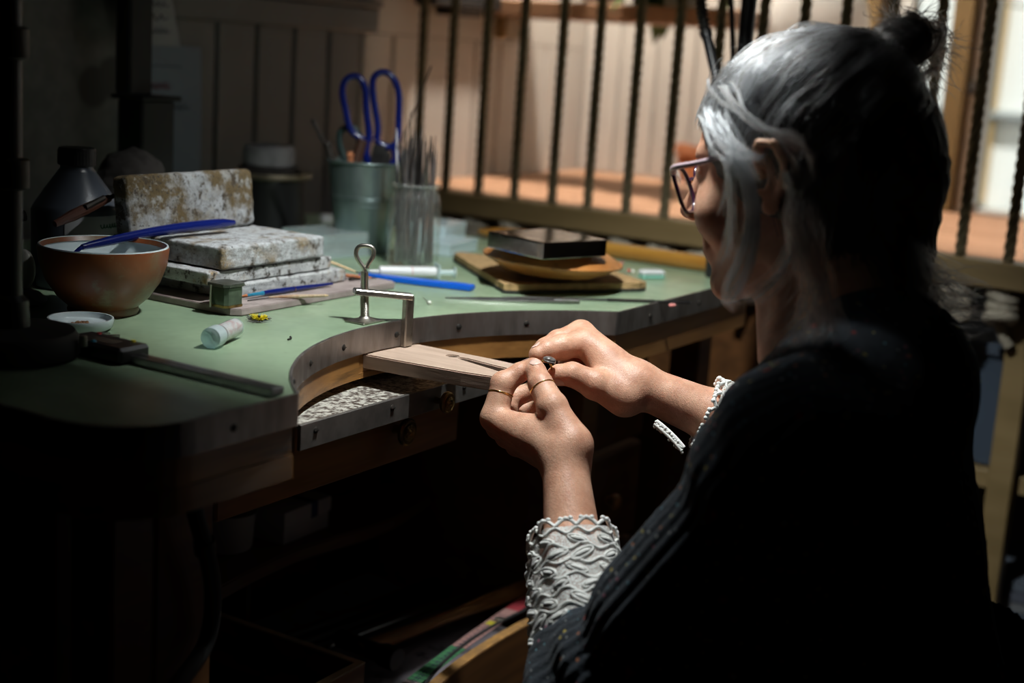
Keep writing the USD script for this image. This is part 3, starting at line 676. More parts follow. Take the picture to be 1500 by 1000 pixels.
part(cb, "handle", tube([L_(a, b, t) for t in (0, .3, .6, 1)], [.0035, .006, .006, .004], 10), mat("brown_handle", (.10, .035, .02), (.06, .02, .012), 30, rough=.4))
part(cb, "blade", tube([L_(a, b, 1), L_(a, b, 1.5)], [.0028, .001], 8), M_iron)
part(cb, "blade_guard", tube([L_(a, b, .5)+[0, -.004, .004], L_(a, b, .85)+[0, -.004, .005]], [.0035, .003], 8), M_iron)
def stone(name, lab, c, s, seed, mm, cat="stone"):
    m = ball((0, 0, 0), 1, 3); m = displaced(m, .22, 1.6, seed); m.apply_scale(s); m.apply_translation(c)
    m.vertices[:, 2] = np.maximum(m.vertices[:, 2], BZ+.0004)
    t = thing(name, lab, cat); part(t, "lump", m, mm, 60)
    return t
M_lump = mat("dark_pumice", (.03, .025, .022), (.018, .015, .013), 25, rough=.9, bump=.6, bscale=120)
solo("pitch_bowl_lump", displaced(cat_([bx(.075, .155, .62, .69, BZ+.0004, .97, .008)]).subdivide().subdivide().subdivide(), .006, 30, 3), M_lump, "dark rough block standing behind the cloudy bottle on its right", "block")
solo("rough_stone", displaced(move(ball((0, 0, 0), .040, 4), (.06, .55, BZ+.108)), .009, 40, 4), M_lump, "dark rounded rough lump on top of the block behind the bottle", "stone")
solo("dark_block", displaced(bx(.015, .105, .52, .60, BZ+.0006, BZ+.075, .01).subdivide().subdivide().subdivide(), .005, 40, 6), M_lump, "dark rough block carrying the rounded lump behind the bottle", "block")
solo("old_brick", rounded_box(-.155, -.085, .60, .66, BZ+.0006, BZ+.062, .004, sub=3, amp=.002, scale=80, seed=12), M_brickb, "dim crusted brick at the far left behind the bowl, lower of two", "brick", None, 50)
solo("old_brick", rounded_box(-.13, -.055, .61, .66, BZ+.064, BZ+.128, .004, sub=3, amp=.002, scale=80, seed=13), M_brickb, "dim crusted brick at the far left beside the bottle cap, upper of two", "brick", None, 50)
tf = thing("torch_stand", "black iron stand with a flat foot at the far left edge behind the bowl", "stand", None, (-.20, .47, BZ))
part(tf, "foot", lathe([(0, 0.0003), (.05, .0003), (.052, .004), (.045, .010), (.012, .014), (0, .014)], 32), M_iron)
part(tf, "column", rod((0, 0, .012), (0, 0, .075), .008), M_iron)
part(tf, "head", cat_([bx(-.016, .02, -.012, .012, .07, .095, .003), rod((.0, 0, .085), (.03, -.01, .09), .006)]), M_iron)
kn = thing("ribbed_white_knob", "cream ribbed plastic knob on the dark stand at the left edge", "knob", None, (-.180, .455, .936))
part(kn, "knob_body", cat_([move(ball((0, 0, 0), .020, 3, (.45, .62, 1.05)), (0, -.003*i, 0), rz=-25+18*i) for i in range(3)]), solid("cream_plastic", (.42, .41, .36), .4), 60)
part(kn, "stem", rod((0, .004, 0), (-.014, .018, .01), .005), M_iron)

# tall black laminated-steel post in the corner, with the two notes pinned above and behind
ps = thing("black_post", "tall black post with a wider square sleeve standing at the back wall", "post")
part(ps, "sleeve", bx(.222, .283, .70, .75, BZ+.0003, 1.093, .003), M_rubber)
part(ps, "sleeve_cap", bx(.216, .290, .694, .756, 1.093, 1.099, .002), M_rubber)
part(ps, "rod", bx(.210, .252, .712, .742, 1.099, 1.62, .003), M_rubber)
def note(name, lab, x0, x1, z0, z1, y, skew, mm, lines, ink):
    t = thing(name, lab, "note")
    sheet = np.array([[x0, 0, z1], [x1, 0, z1], [x1+skew, 0, z0], [x0+skew, 0, z0]], float); sheet[:, 1] = y
    g = [L_(L_(sheet[0], sheet[1], u), L_(sheet[3], sheet[2], u), v)+[0, -.004*math.sin(v*3.1), 0] for v in np.linspace(0, 1, 9) for u in np.linspace(0, 1, 7)]
    g = np.array(g); k = np.arange(63).reshape(9, 7); q = np.stack([k[:-1, :-1], k[1:, :-1], k[1:, 1:], k[:-1, 1:]], -1).reshape(-1, 4)
    part(t, "sheet", (np.vstack([g, g+[0, .0004, 0]]), np.vstack([q, q[:, ::-1]+63])), mm, 60)
    for j, (u, v, w, h, s, ik) in enumerate(lines):
        c = scribble(w, h, s, 4+s % 4); o = L_(L_(sheet[0], sheet[1], u), L_(sheet[3], sheet[2], u), v)
        part(t, "handwriting", tube(np.c_[o[0]+c[:, 0], np.full(len(c), o[1]-.004*math.sin(v*3.1)-.0008), o[2]+c[:, 1]], .0007, 5), ik)
note("wall_note", "small tilted paper note with dark handwriting hanging at the top of the wall", .255, .355, 1.165, 1.30, YW-.05, .045, M_paper,
     [(.12, .32, .05, .011, 1, M_ink), (.12, .46, .07, .010, 2, M_ink), (.12, .60, .075, .011, 3, M_ink), (.2, .74, .06, .011, 4, M_ink), (.35, .88, .045, .012, 5, M_ink)], M_ink)
note("wall_list", "long bluish paper list with handwritten lines hanging on the paneling beside the black post", .352, .478, .905, 1.165, YW-.016, .0, M_paperb,
     [(.1, .12, .07, .003, 8, M_ink), (.18, .25, .035, .012, 6, M_inkred), (.18, .37, .075, .013, 7, M_ink), (.18, .49, .03, .012, 9, M_ink), (.2, .62, .02, .014, 10, M_ink), (.42, .62, .012, .014, 13, M_ink), (.2, .76, .045, .013, 11, M_ink), (.25, .90, .045, .013, 12, M_ink)], M_ink)
# pot on the black coil
cp = thing("black_canister", "black cylindrical canister with a brass-coloured rim against the paneling", "canister", None, (.505, .715, BZ))
part(cp, "drum", lathe([(0, .0003), (.050, .0003), (.052, .004), (.050, .03), (.050, .07), (.053, .078), (0, .078)], 36), M_black)
part(cp, "rim", lathe([(0, .078), (.058, .078), (.060, .081), (.058, .086), (0, .086)], 36), mat("aged_rim", (.22, .18, .11), (.12, .10, .07), 30, rough=.5, metal=.4))
gp = thing("grey_crucible", "crusty pale grey crucible standing on the black canister", "crucible", None, (.495, .715, BZ+.0862))
part(gp, "dish", lathe([(0, 0), (.046, 0), (.048, .004), (.044, .008), (0, .008)], 32), M_lump)
part(gp, "pot", displaced(lathe([(0, .0082), (.036, .0082), (.039, .014), (.039, .034), (.036, .04), (.031, .041), (.029, .03), (0, .026)], 40), .0016, 90, 5), mat("crusty_white", (.32, .31, .32), (.20, .19, .20), 30, rough=.9, bump=.5), 60)
# ------------------------------------------------------------------ bucket, jar and tools at the back
BK = np.array([.425, .475, BZ])
bk = thing("zinc_bucket", "galvanised zinc bucket full of tools, standing behind the glass jar", "bucket", None, BK)
part(bk, "wall", lathe([(0, .0004), (.034, .0004), (.036, .003), (.0465, .0775), (.0485, .078), (.0475, .0805), (.053, .125), (.0555, .1265), (.055, .129), (.052, .128), (.0345, .006), (0, .006)], 48), M_galv, 40)
part(bk, "bead_ring", cat_([lathe([(.0440+.0012*i, .066+.006*i), (.0462+.0012*i, .068+.006*i), (.0446+.0012*i, .070+.006*i)], 48) for i in range(3)]), M_galv, 60)
part(bk, "rolled_rim", tube([(.0545*math.cos(a), .0545*math.sin(a), .1275) for a in np.linspace(0, 2*np.pi, 49)[:-1]], .0018, 8, closed=True), M_galv, 60)
vr = RIGHT.copy(); vr[2] = 0; vr /= np.linalg.norm(vr); vf = np.array([-vr[1], vr[0], 0.0])   # across and away, as seen from the stool side
def BP(u, z, w=0.0): return BK+vr*u+vf*w+np.array([0, 0, z])
# scissors
sc = thing("scissors", "large scissors with navy blue loop handles standing in the zinc bucket", "scissors")
def bow(pts, r=.0048): return tube(spline([BP(*p) for p in pts], 40), r, 10)
h1 = [(.003, .155, 0), (-.006, .158), (-.020, .166), (-.031, .196), (-.0365, .222), (-.031, .238), (-.018, .243), (-.008, .234), (-.003, .205), (.002, .17), (.003, .155)]
h2 = [(.012, .158), (.022, .150), (.034, .149), (.042, .185), (.041, .218), (.032, .243), (.018, .251), (.006, .244), (.004, .228), (.010, .195), (.014, .17), (.012, .158)]
part(sc, "handle_loop", bow([(u, z, -.004) for u, z, *_ in h1]), M_dkblue, 60)
part(sc, "handle_loop", bow([(u, z, .004) for u, z, *_ in h2]), M_dkblue, 60)
part(sc, "handle_shank", tube([BP(.0, .160, -.004), BP(-.002, .14, -.003), BP(.004, .12, -.002)], [.006, .0065, .004], 10), M_dkblue)
part(sc, "handle_shank", tube([BP(.036, .155, .004), BP(.042, .135, .003), BP(.030, .115, .002)], [.006, .0065, .004], 10), M_dkblue)
bl = Polygon([(-.010, .02), (.004, .015), (.020, .13), (.006, .15)])
def upright(poly, w, t):
    m = prism(poly, -t/2, t/2)
    return frame_to(m, BK+vf*w, vr, np.array([0, 0, 1.0]), -vf)
part(sc, "blade", upright(Polygon([(.008, .012), (.016, .016), (.026, .150), (.010, .152), (.004, .12)]), -.003, .003), M_steel)
part(sc, "blade", upright(Polygon([(.012, .012), (.020, .012), (.034, .14), (.020, .15)]), .003, .003), M_steel)
part(sc, "pivot_screw", frame_to(lathe([(0, .0025), (.004, .002), (.005, 0), (0, 0)], 16), BP(.020, .105, -.005), vr, np.array([0, 0, 1.0]), -vf), M_iron)
def bucket_tool(name, lab, pts, radii, mm, tipm=None, cat="tool"):
    t = thing(name, lab, cat)
    P = [BP(*p) for p in pts]
    part(t, "shaft", tube(P, radii, 10), mm)
    part(t, "butt", ball(P[-1], radii[-1]*1.15, 2), tipm or mm)
    return t
bucket_tool("burnisher", "thin grey rod leaning out of the bucket to the left", [(-.020, .02, .0), (-.049, .130, .0), (-.076, .178, .0)], [.0025, .003, .0028], M_steel, M_iron)
bucket_tool("dark_file_handle", "dark wooden handle at the left lip of the bucket, below the thin rod", [(-.018, .03, -.012), (-.045, .125, -.012), (-.053, .147, -.012)], [.004, .006, .005], M_iron)
t = thing("pliers", "small green-black pliers handle curling out of the left side of the bucket", "pliers")
part(t, "handle_loop", tube(spline([BP(-.022, .10, .01), BP(-.038, .145, .01), BP(-.036, .168, .01), BP(-.022, .172, .01), BP(-.012, .15, .012), BP(-.012, .10, .012)], 24), .0048, 9), solid("green_black", (.012, .03, .028), .5), 60)
part(t, "jaw", tube([BP(-.018, .105, .011), BP(-.015, .02, .008)], [.006, .003], 9), M_iron)
t = thing("snips", "brown wooden-handled snips in the middle of the bucket", "snips")
part(t, "handle", tube([BP(-.010, .05, -.02), BP(-.012, .13, -.02), BP(-.004, .158, -.02)], [.005, .008, .007], 10), mat("brown_wood_handle", (.06, .025, .015), (.04, .018, .01), 20, rough=.5))
part(t, "ferrule", tube([BP(-.007, .02, -.018), BP(-.010, .05, -.02)], [.003, .0045], 10), M_iron)
bucket_tool("orange_handle_tool", "short tool with a dull orange handle at the front lip of the bucket", [(-.012, .03, -.030), (-.018, .12, -.034), (-.019, .137, -.035)], [.003, .004, .0045], M_terra)
bucket_tool("thin_wire_tool", "long thin wire leaning right out of the bucket toward the first rope", [(.012, .02, .02), (.048, .16, .02), (.082, .262, .02)], [.0012, .0011, .0009], M_steel)

JP = (at(594, 398, BZ)+at(602, 384, BZ))/2
JP = np.array([.375, .352, BZ])
jar = thing("glass_jar", "clear glass jar crammed with thin steel needle files", "jar", None, JP)
prof = [(0, .0006), (.032, .0006), (.0345, .003), (.0345, .088), (.031, .097), (.0285, .101), (.0285, .106), (.0305, .107), (.0305, .111), (.0285, .112)]
inner = [(.0272, .112), (.0268, .100), (.0325, .088), (.0325, .005), (0, .004)]
part(jar, "glass_wall", lathe(prof, 48), M_jar, 50)
part(jar, "neck_ring", tube([(.0308*math.cos(a), .0308*math.sin(a), .109) for a in np.linspace(0, 2*np.pi, 40)[:-1]], .0013, 8, closed=True), M_jar, 60)
rg = np.random.default_rng(11)
base = None
for i in range(46):
    a, r0 = rg.uniform(0, 2*np.pi), .027*math.sqrt(rg.uniform(0, 1))
    r1 = min(.0255, r0*rg.uniform(.6, 1.2)); b = a+rg.normal(0, .5)
    p = JP+np.array([r0*math.cos(a), r0*math.sin(a), .0065]); q = JP+np.array([r1*math.cos(b), r1*math.sin(b), .105])
    Lh = rg.uniform(.140, .178); q2 = p+(q-p)/(q-p)[2]*Lh
    t = thing("needle_file", "thin steel needle file standing in the glass jar among its like", "needle file", "needle files in the glass jar")
    w = rg.uniform(.0009, .0016)
    part(t, "shank", tube([p, L_(p, q2, .55)], [w*1.1, w*1.1], 8), M_file)
    part(t, "file_blade", tube([L_(p, q2, .55), L_(p, q2, .62), L_(p, q2, .85), q2], [w*.8, w*1.35, w*1.15, w*.3], 4 if i % 2 else 6), M_file if i % 3 else M_steel)
for i, (px, py, top, lab) in enumerate(((642, 200, .205, "tallest thin wire-ended file sticking up left of the jar mouth"), (620, 180, .19, "tall dark thin file rising from the middle of the jar"), (636, 188, .175, "tall green-tinted thin file at the right of the jar"))):
    u = (-.012, .004, .016)[i]
    p = JP+vr*u*.6+[0, 0, .0065]; q = JP+vr*u+[0, 0, top]
    t = thing("long_needle_file", lab, "needle file")
    part(t, "shank", tube([p, L_(p, q, .5)], .0013, 8), M_steel)
    part(t, "file_blade", tube([L_(p, q, .5), L_(p, q, .55), L_(p, q, .85), q], [.001, .0016, .0013, .0004], 6), M_iron)

# clear plastic boxes
def clear_box(lab, x0, x1, y0, y1, h, rz, mm, c):
    t = thing("clear_plastic_box", lab, "box", None, (*c, BZ), rz)
    P = sbox(x0, y0, x1, y1); w = P.difference(P.buffer(-.0015))
    part(t, "tray", cat_([prism(w, .0006, h*.75), prism(P, .0006, .002)]), mm, False)
    part(t, "lid", cat_([prism(P.buffer(.001), h-.002, h), prism(P.buffer(.001).difference(P.buffer(-.0004)), h*.72, h-.002)]), mm, False)
    return t
clear_box("low clear greenish plastic box of scraps between the bricks and the bucket", -.055, .055, -.04, .04, .034, -8, M_clear, (.375, .46+.03))
t = thing("scrap_heap", "small pile of dark metal clippings inside the low clear box", "clippings")
part(t, "clippings", cat_([rod(np.array([.375, .49, BZ+.004])+rg.normal(0, .012, 3)*[1, 1, .12], np.array([.375, .49, BZ+.005])+rg.normal(0, .014, 3)*[1, 1, .12], .0009, n=5) for _ in range(40)]), M_steel, kind="stuff")
clear_box("cloudy plastic box behind, right of the jar", -.04, .04, -.03, .03, .034, 12, M_milky, (.585, .46))
clear_box("low cloudy plastic box right of the jar, nearer the viewer", -.045, .045, -.026, .026, .018, 8, M_milky, (.535, .405))
t = thing("white_pot", "small white pot against the wall behind the clear box", "pot", None, (*at(478, 325, BZ)[:2], BZ))
part(t, "cap", lathe([(0, .0004), (.011, .0004), (.011, .010), (.009, .012), (0, .012)], 20), M_white)
part(t, "ridge", lathe([(.0112, .002), (.0118, .003), (.0112, .004)], 20), M_white)

# felt mat, leather pillow and steel block
fm = thing("felt_mat", "thick brown felt mat under the leather sandbag", "mat")
fpoly = Polygon([(.297, .158), (.300, .150), (.455, .052), (.470, .050), (.560, .19), (.475, .345), (.462, .345)])
part(fm, "felt_top", displaced(prism(fpoly.buffer(-.004).buffer(.004), .9045, .912).subdivide_to_size(.006), .0016, 160, 3), M_felt, 60)
part(fm, "dark_backing", displaced(prism(fpoly.buffer(-.004).buffer(.0045), BZ+.0014, .9048).subdivide_to_size(.008), .0008, 160, 4), M_feltd, 60)
PC = np.array([.392, .146, 0])
ang = np.linspace(0, 2*np.pi, 72)
lp_ = thing("leather_sandbag", "round tan leather sandbag pressed down under the steel block", "sandbag")
rr = np.linspace(0, 1, 16)
def pillow(th, r): 
    R = .098
    return R*r
def bag(z_mid, h, sgn):
    v = []; 
    for r in rr:
        for a in ang[:-1]:
            prof = (1-r**3)**.62*h*(.86+.30*math.exp(-((r-.66)/.2)**2))
            press = 0.0
            x, y = .086*r*math.cos(a), .086*r*math.sin(a)
            lift = .006*r*r*math.cos(a-2.2)+.004*r*r
            v.append((PC[0]+x, PC[1]+y, z_mid+sgn*prof+lift*.6))
    return v
vv = bag(.934, .0195, 1)+bag(.934, .0165, -1)
nA = 71; f = []
for s, o in ((0, 0), (1, 16*nA)):
    for i in range(15):
        for j in range(nA):
            a0, a1, b0_, b1_ = o+i*nA+j, o+i*nA+(j+1) % nA, o+(i+1)*nA+j, o+(i+1)*nA+(j+1) % nA
            q = [[a0, b0_, b1_], [a0, b1_, a1]]
            f += q if s == 0 else [x[::-1] for x in q]
bagm = trimesh.Trimesh(vv, f, process=False)
# the block presses a dent into the top
bv = bagm.vertices.copy()
ctr = np.array([.322, .118]); 
ex, ey = np.array([math.cos(rad(-13)), math.sin(rad(-13))]), np.array([math.sin(rad(13)), math.cos(rad(13))])
bz_bottom = .9495
bagm.vertices = displaced(bagm, .0009, 60, 2).vertices
part(lp_, "leather", bagm, M_leather, 60)
seam = [(PC[0]+.0872*math.cos(a), PC[1]+.0872*math.sin(a), 0.934+(.006*math.cos(a-2.2)+.004)*.6) for a in ang[:-1]]
part(lp_, "stitched_seam", tube(seam, .0022, 8, closed=True), M_leather, 60)
bb = np.array([[.287, .182], [.252, .078], [.348, .051], [.394, .163]])
bc = bb.mean(0)
sbk = rounded_box(-.052, .052, -.052, .052, 0, .021, .0012, sub=3)
sbk = move(sbk, (.343, .128, .9515), rz=-17.5)
solo("steel_bench_block", sbk, M_blk, "square polished steel bench block on top of the leather sandbag", "block", None, 40)

# blue plastic tool, syringe, tweezers, pins, small things
bt = thing("blue_plastic_tool", "long flat bright blue plastic spatula lying in front of the syringe", "spatula")
a, b = at(527, 401, .905), at(693, 420, .905)
dx = (b-a); Ln = np.linalg.norm(dx); dx /= Ln; sx_ = np.cross([0, 0, 1.0], dx)
bp = Polygon([(0, -.003), (Ln*.25, -.0075), (Ln*.6, -.010), (Ln, -.0095), (Ln, .0085), (Ln*.6, .009), (Ln*.25, .0065), (0, .003)])
bm = frame_to(bprism(bp, 0, .0065, .0012), (a[0], a[1], BZ+.0005), dx, sx_, np.array([0, 0, 1.0]))
part(bt, "blade", bm, M_blue, 30)
part(bt, "grip_rib", frame_to(cat_([bx(Ln*(.8+.03*i), Ln*(.81+.03*i), -.008, .007, .0066, .0072, .0002) for i in range(5)]), (a[0], a[1], BZ+.0005), dx, sx_, np.array([0, 0, 1.0])), M_blue)
sy = thing("syringe", "white plastic syringe with a clear flange lying behind the blue spatula", "syringe")
a, b = at(576, 404, .909), at(665, 401, .909)
a = np.array([.262, .322, .9085]); b = np.array([.332, .262, .9085])
part(sy, "barrel", tube([L_(a, b, t) for t in (0, .02, .78, .8)], [.005, .0072, .0072, .0072], 20), M_white, 50)
part(sy, "nozzle", tube([L_(a, b, -.14), L_(a, b, 0)], [.0016, .0024], 12), M_white)
d = (b-a)/np.linalg.norm(b-a); s = np.cross(d, [0, 0, 1.0])
part(sy, "flange", frame_to(bx(-.0012, .0012, -.0125, .0125, -.0078, .0115, .0006), L_(a, b, .82), d, -s, np.array([0, 0, 1.0])), M_milky)
part(sy, "plunger", cat_([tube([L_(a, b, .84), L_(a, b, 1.06)], .0035, 10), tube([L_(a, b, 1.06), L_(a, b, 1.08)], .0075, 18)]), M_milky)
part(sy, "red_print", tube([L_(a, b, .45)+[0, 0, .0002], L_(a, b, .46)+[0, 0, .0002]], .0073, 20), solid("pale_red_print", (.55, .25, .25), .5))
tw = thing("tweezers", "long steel tweezers lying along the bench edge in front of the felt", "tweezers")
a, b = at(652, 438, BZ), at(845, 445, BZ)
a[2] = b[2] = BZ
for k, off in enumerate((.0008, -.0008)):
    sd = np.cross((b-a)/np.linalg.norm(b-a), [0, 0, 1.0])
    P = [L_(a, b, t)+sd*off*(1+5*math.sin(t*3.0))+[0, 0, .0018+.0012*t] for t in np.linspace(0, 1, 12)]
    part(tw, "arm", tube(P, np.interp(np.linspace(0, 1, 12), [0, .3, .8, 1], [.0005, .0015, .0022, .0022]), 8), M_steel)
part(tw, "grip", frame_to(bx(-.018, .014, -.0045, .0045, -.002, .0025, .0008), L_(a, b, .93)+[0, 0, .0030], (b-a)/np.linalg.norm(b-a), np.cross([0, 0, 1.0], (b-a)/np.linalg.norm(b-a)), np.array([0, 0, 1.0])), M_steel)
tw = thing("scriber", "thin long steel scriber lying right of the tweezers beside the bench edge", "scriber")
a, b = at(735, 434, BZ+.002), at(1012, 443, BZ+.002)
part(tw, "shaft", tube([L_(a, b, t) for t in (0, .1, .5, 1)], [.0004, .0012, .0017, .0017], 8), M_steel)
part(tw, "collar", tube([L_(a, b, .55), L_(a, b, .8)], [.0022, .0022], 10), M_iron)
def dress_pin(p, q, mm, lab):
    t = thing("dressmaker_pin", lab, "pin"); q = np.asarray(q); p = np.asarray(p)
    part(t, "needle", tube([p, q], [.0003, .0005], 6), M_chrome); part(t, "bead_head", ball(q, .0024, 2), mm)
M_redb = solid("red_bead", (.55, .08, .06), .2); M_whb = solid("white_bead", (.75, .75, .68), .2); M_pinkb = solid("pink_bead", (.60, .22, .20), .2)
dress_pin((.516, .125, BZ+.0012), at(921, 396, .910), M_redb, "pin with a red bead head leaning beside the felt mat")
dress_pin((.525, .118, BZ+.0012), at(927, 397, .909), M_whb, "pin with a cream bead head leaning beside the felt mat")
dress_pin((.520, .135, BZ+.0012), at(911, 385, .912), M_pinkb, "pin with a pink bead head farthest right behind the sandbag")
dress_pin(at(620, 436, BZ+.001), at(629, 443, BZ+.0025), M_whb, "white-headed pin lying on the green top in front of the blue spatula")
er = thing("white_eraser", "white block with a pale green underside near the bench's right end", "eraser", None, (.575, .095, BZ+.0006), -35)
part(er, "upper", bx(-.018, .018, -.009, .009, .004, .011, .003), M_white)
part(er, "lower", bx(-.017, .017, -.0085, .0085, 0, .0042, .0012), solid("mint_plastic", (.25, .55, .45), .4))
t = thing("pebble_pair", "tiny pale pink stone at the steel edge by the scriber", "stone")
part(t, "stone", ball(at(985, 447, BZ+.0032), .0042, 2, (1.6, 1, .6)), M_pinkb); part(t, "base_facet", ball(at(985, 447, BZ+.0022), .0036, 1, (1.5, 1, .5)), M_whb)
fl = thing("yellow_bristle_disc", "small yellow bristle disc lying on the green top before the fire board", "brush disc", None, (*at(379, 471, BZ)[:2], BZ+.001))
rg = np.random.default_rng(5)
M_yel = solid("yellow_bristle", (.70, .56, .01), .6)
part(fl, "bristles", cat_([rod((0, 0, .002), (.0105*math.cos(a)*u, .0105*math.sin(a)*u, .0015+h), .0005, .0003, 4) for a, u, h in zip(rg.uniform(0, 6.28, 150), rg.uniform(.5, .95, 150), rg.uniform(0, .005, 150))]), M_yel, kind="stuff")
part(fl, "dark_bristles", cat_([rod((.006*math.cos(a), .006*math.sin(a), .001), (.0135*math.cos(a)*u, .0135*math.sin(a)*u, h), .0002, .0002, 4) for a, u, h in zip(rg.uniform(0, 6.28, 70), rg.uniform(.7, 1.05, 70), rg.uniform(0, .006, 70))]), M_iron, kind="stuff")
part(fl, "hub", lathe([(0, .006), (.0018, .005), (.002, 0), (0, 0)], 12), M_iron)
vl = thing("plastic_vial", "clear plastic vial with a pink printed label lying on the green top", "vial")
a, b = np.array([-.199, .168, BZ+.0105]), np.array([-.140, .190, BZ+.0105])
x_, y_, z_ = basis(b-a); Lv = np.linalg.norm(b-a)
part(vl, "tube_wall", frame_to(lathe([(0, .004), (.0085, .004), (.009, .006), (.009, Lv-.002), (.008, Lv), (0, Lv)], 28), a, x_, y_, z_), M_clear, 50)
part(vl, "paper_label", frame_to(lathe([(.0082, Lv*.36), (.0086, Lv*.36), (.0086, Lv*.93), (.0082, Lv*.93)], 28), a, x_, y_, z_), mat("pink_label", (.50, .42, .42), (.44, .22, .21), 90, rough=.7, ramp=(.45, .55), spotty=[((.10, .02, .06), 120, .70, .74)]), 50)
part(vl, "cap", frame_to(lathe([(0, -.001), (.0065, -.001), (.0075, 0), (.0098, .0005), (.0103, .003), (.0103, .016), (.0096, .018), (0, .018)], 28), a, x_, y_, z_), M_milky, 50)
part(vl, "cap_tab", frame_to(bx(-.004, .004, -.018, -.009, .002, .0035, .0006), a, x_, y_, z_), M_milky)
t = thing("wire_clipping", "tiny curved grey wire clipping on the green top near the steel edge", "wire")
c0 = at(424, 497, BZ)
part(t, "wire", tube(spline([c0+[-.006, -.003, .0012], c0+[.001, -.001, .0012], c0+[.006, .004, .0012]], 8), .0008, 6), M_iron)
part(t, "cut_end", ball(c0+[.006, .004, .0012], .001, 1), M_iron)
ds = thing("white_dish", "small shallow white porcelain dish with brown crumbs at the left", "dish", None, (-.226, .312, BZ+.0004))
part(ds, "dish", lathe([(0, 0), (.026, 0), (.030, .003), (.0315, .009), (.0312, .0112), (.0295, .0112), (.0285, .0065), (.026, .005), (0, .0048)], 48), M_ceram, 50)
t = thing("crumbs", "little heap of brown shavings inside the white dish", "shavings")
part(t, "shavings", cat_([ball(np.array([-.226, .312, BZ+.0065])+rg.normal(0, .0028, 3)*[1.6, 1, .2], .0011, 0, (1.4, 1, .6)) for _ in range(50)]), mat("brown_shavings", (.30, .14, .07), (.2, .1, .05), 200, rough=.8), kind="stuff")
# electronic caliper
cl = thing("digital_caliper", "black digital caliper with a long steel beam lying across the left of the bench", "caliper")
a, b = np.array([-.286, .016, BZ+.0062]), np.array([-.262, .300, BZ+.0062])
a, b = at(413, 574, BZ+.005), at(75, 494, BZ+.005)
dx = (b-a); Lc = np.linalg.norm(dx); dx /= Lc; sy_ = np.cross([0, 0, 1.0], dx)
fr_ = lambda m: frame_to(m, (a[0], a[1], BZ+.0004), dx, sy_, np.array([0, 0, 1.0]))
part(cl, "beam", fr_(bx(.004, Lc, -.0075, .0075, .001, .0075, .0008)), M_file)
part(cl, "scale_groove", fr_(bx(.01, Lc-.01, -.003, .0035, .0074, .0077, .0001)), M_steel)
h0 = np.linalg.norm(at(240, 524, BZ)-a)
part(cl, "display_housing", fr_(cat_([bx(h0-.004, h0+.072, -.016, .020, .0, .015, .003)])), M_black)
part(cl, "display_window", fr_(bx(h0+.018, h0+.048, -.003, .011, .015, .0153, .0001)), solid("lcd_grey", (.05, .055, .05), .2))
part(cl, "thumb_screw", fr_(move(lathe([(0, .010), (.0035, .0095), (.004, 0), (0, 0)], 16), (h0+.036, .026, .012))), M_chrome)
for k, (u, c) in enumerate(((.012, (.55, .45, .03)), (.056, (.45, .05, .05)), (.034, (.05, .30, .45)))):
    part(cl, "button", fr_(move(lathe([(0, .0018), (.0022, .0015), (.0026, 0), (0, 0)], 14), (h0+u, -.010 if k < 2 else .016, .015))), solid(f"button_paint_{k}", c, .4))
part(cl, "jaw", fr_(prism(Polygon([(h0+.072, -.008), (h0+.084, -.008), (h0+.078, -.045), (h0+.073, -.05)]), .003, .0065)), M_steel)
part(cl, "jaw", fr_(prism(Polygon([(h0+.086, -.008), (h0+.10, -.008), (h0+.092, -.045), (h0+.086, -.05)]), .003, .0065)), M_steel)

# ------------------------------------------------------------------ the bench lamp (its head hangs above the frame)
LB = np.array([-.348, .262, BZ])
lm = thing("bench_lamp", "black bench lamp on a heavy round foot at the left end of the bench", "lamp")
part(lm, "round_foot", lathe([(0, .0004), (.056, .0004), (.058, .004), (.058, .018), (.054, .024), (.02, .027), (0, .027)], 48, LB), M_rubber, 40)
e1 = np.array([-.346, .262, 1.80])
part(lm, "post", cat_([tube([LB+[0, 0, .026], e1], .010, 16), lathe([(0, .027), (.016, .027), (.015, .05), (.010, .055), (0, .055)], 20, LB)]), M_black)
for z in (1.06, 1.17): part(lm, "collar", lathe([(.0095, -.014), (.0145, -.012), (.0145, .012), (.0095, .014)], 20, (-.346, .262, z)), M_iron)
nz = (LAMP-LAMP_AIM)/np.linalg.norm(LAMP-LAMP_AIM)
hd = LAMP+nz*.11
part(lm, "arm", tube(spline([e1+[0, 0, -.02], e1+[.03, -.04, .02], hd+[-.08, .05, .06], hd+[-.02, .01, .02], hd], 24), .007, 12), M_black)
SH = [(0, .115), (.018, .112), (.024, .095), (.048, .06), (.066, .02), (.088, -.06), (.110, -.139), (.1075, -.139), (.0855, -.06), (.063, .018), (.045, .056), (.02, .088), (0, .09)]
part(lm, "shade", frame_to(lathe(SH, 48), LAMP, *basis(nz)), M_black, 50)
part(lm, "bulb_holder", frame_to(lathe([(0, .012), (.038, .012), (.038, .004), (0, .004)], 32), LAMP, *basis(nz)), M_white)
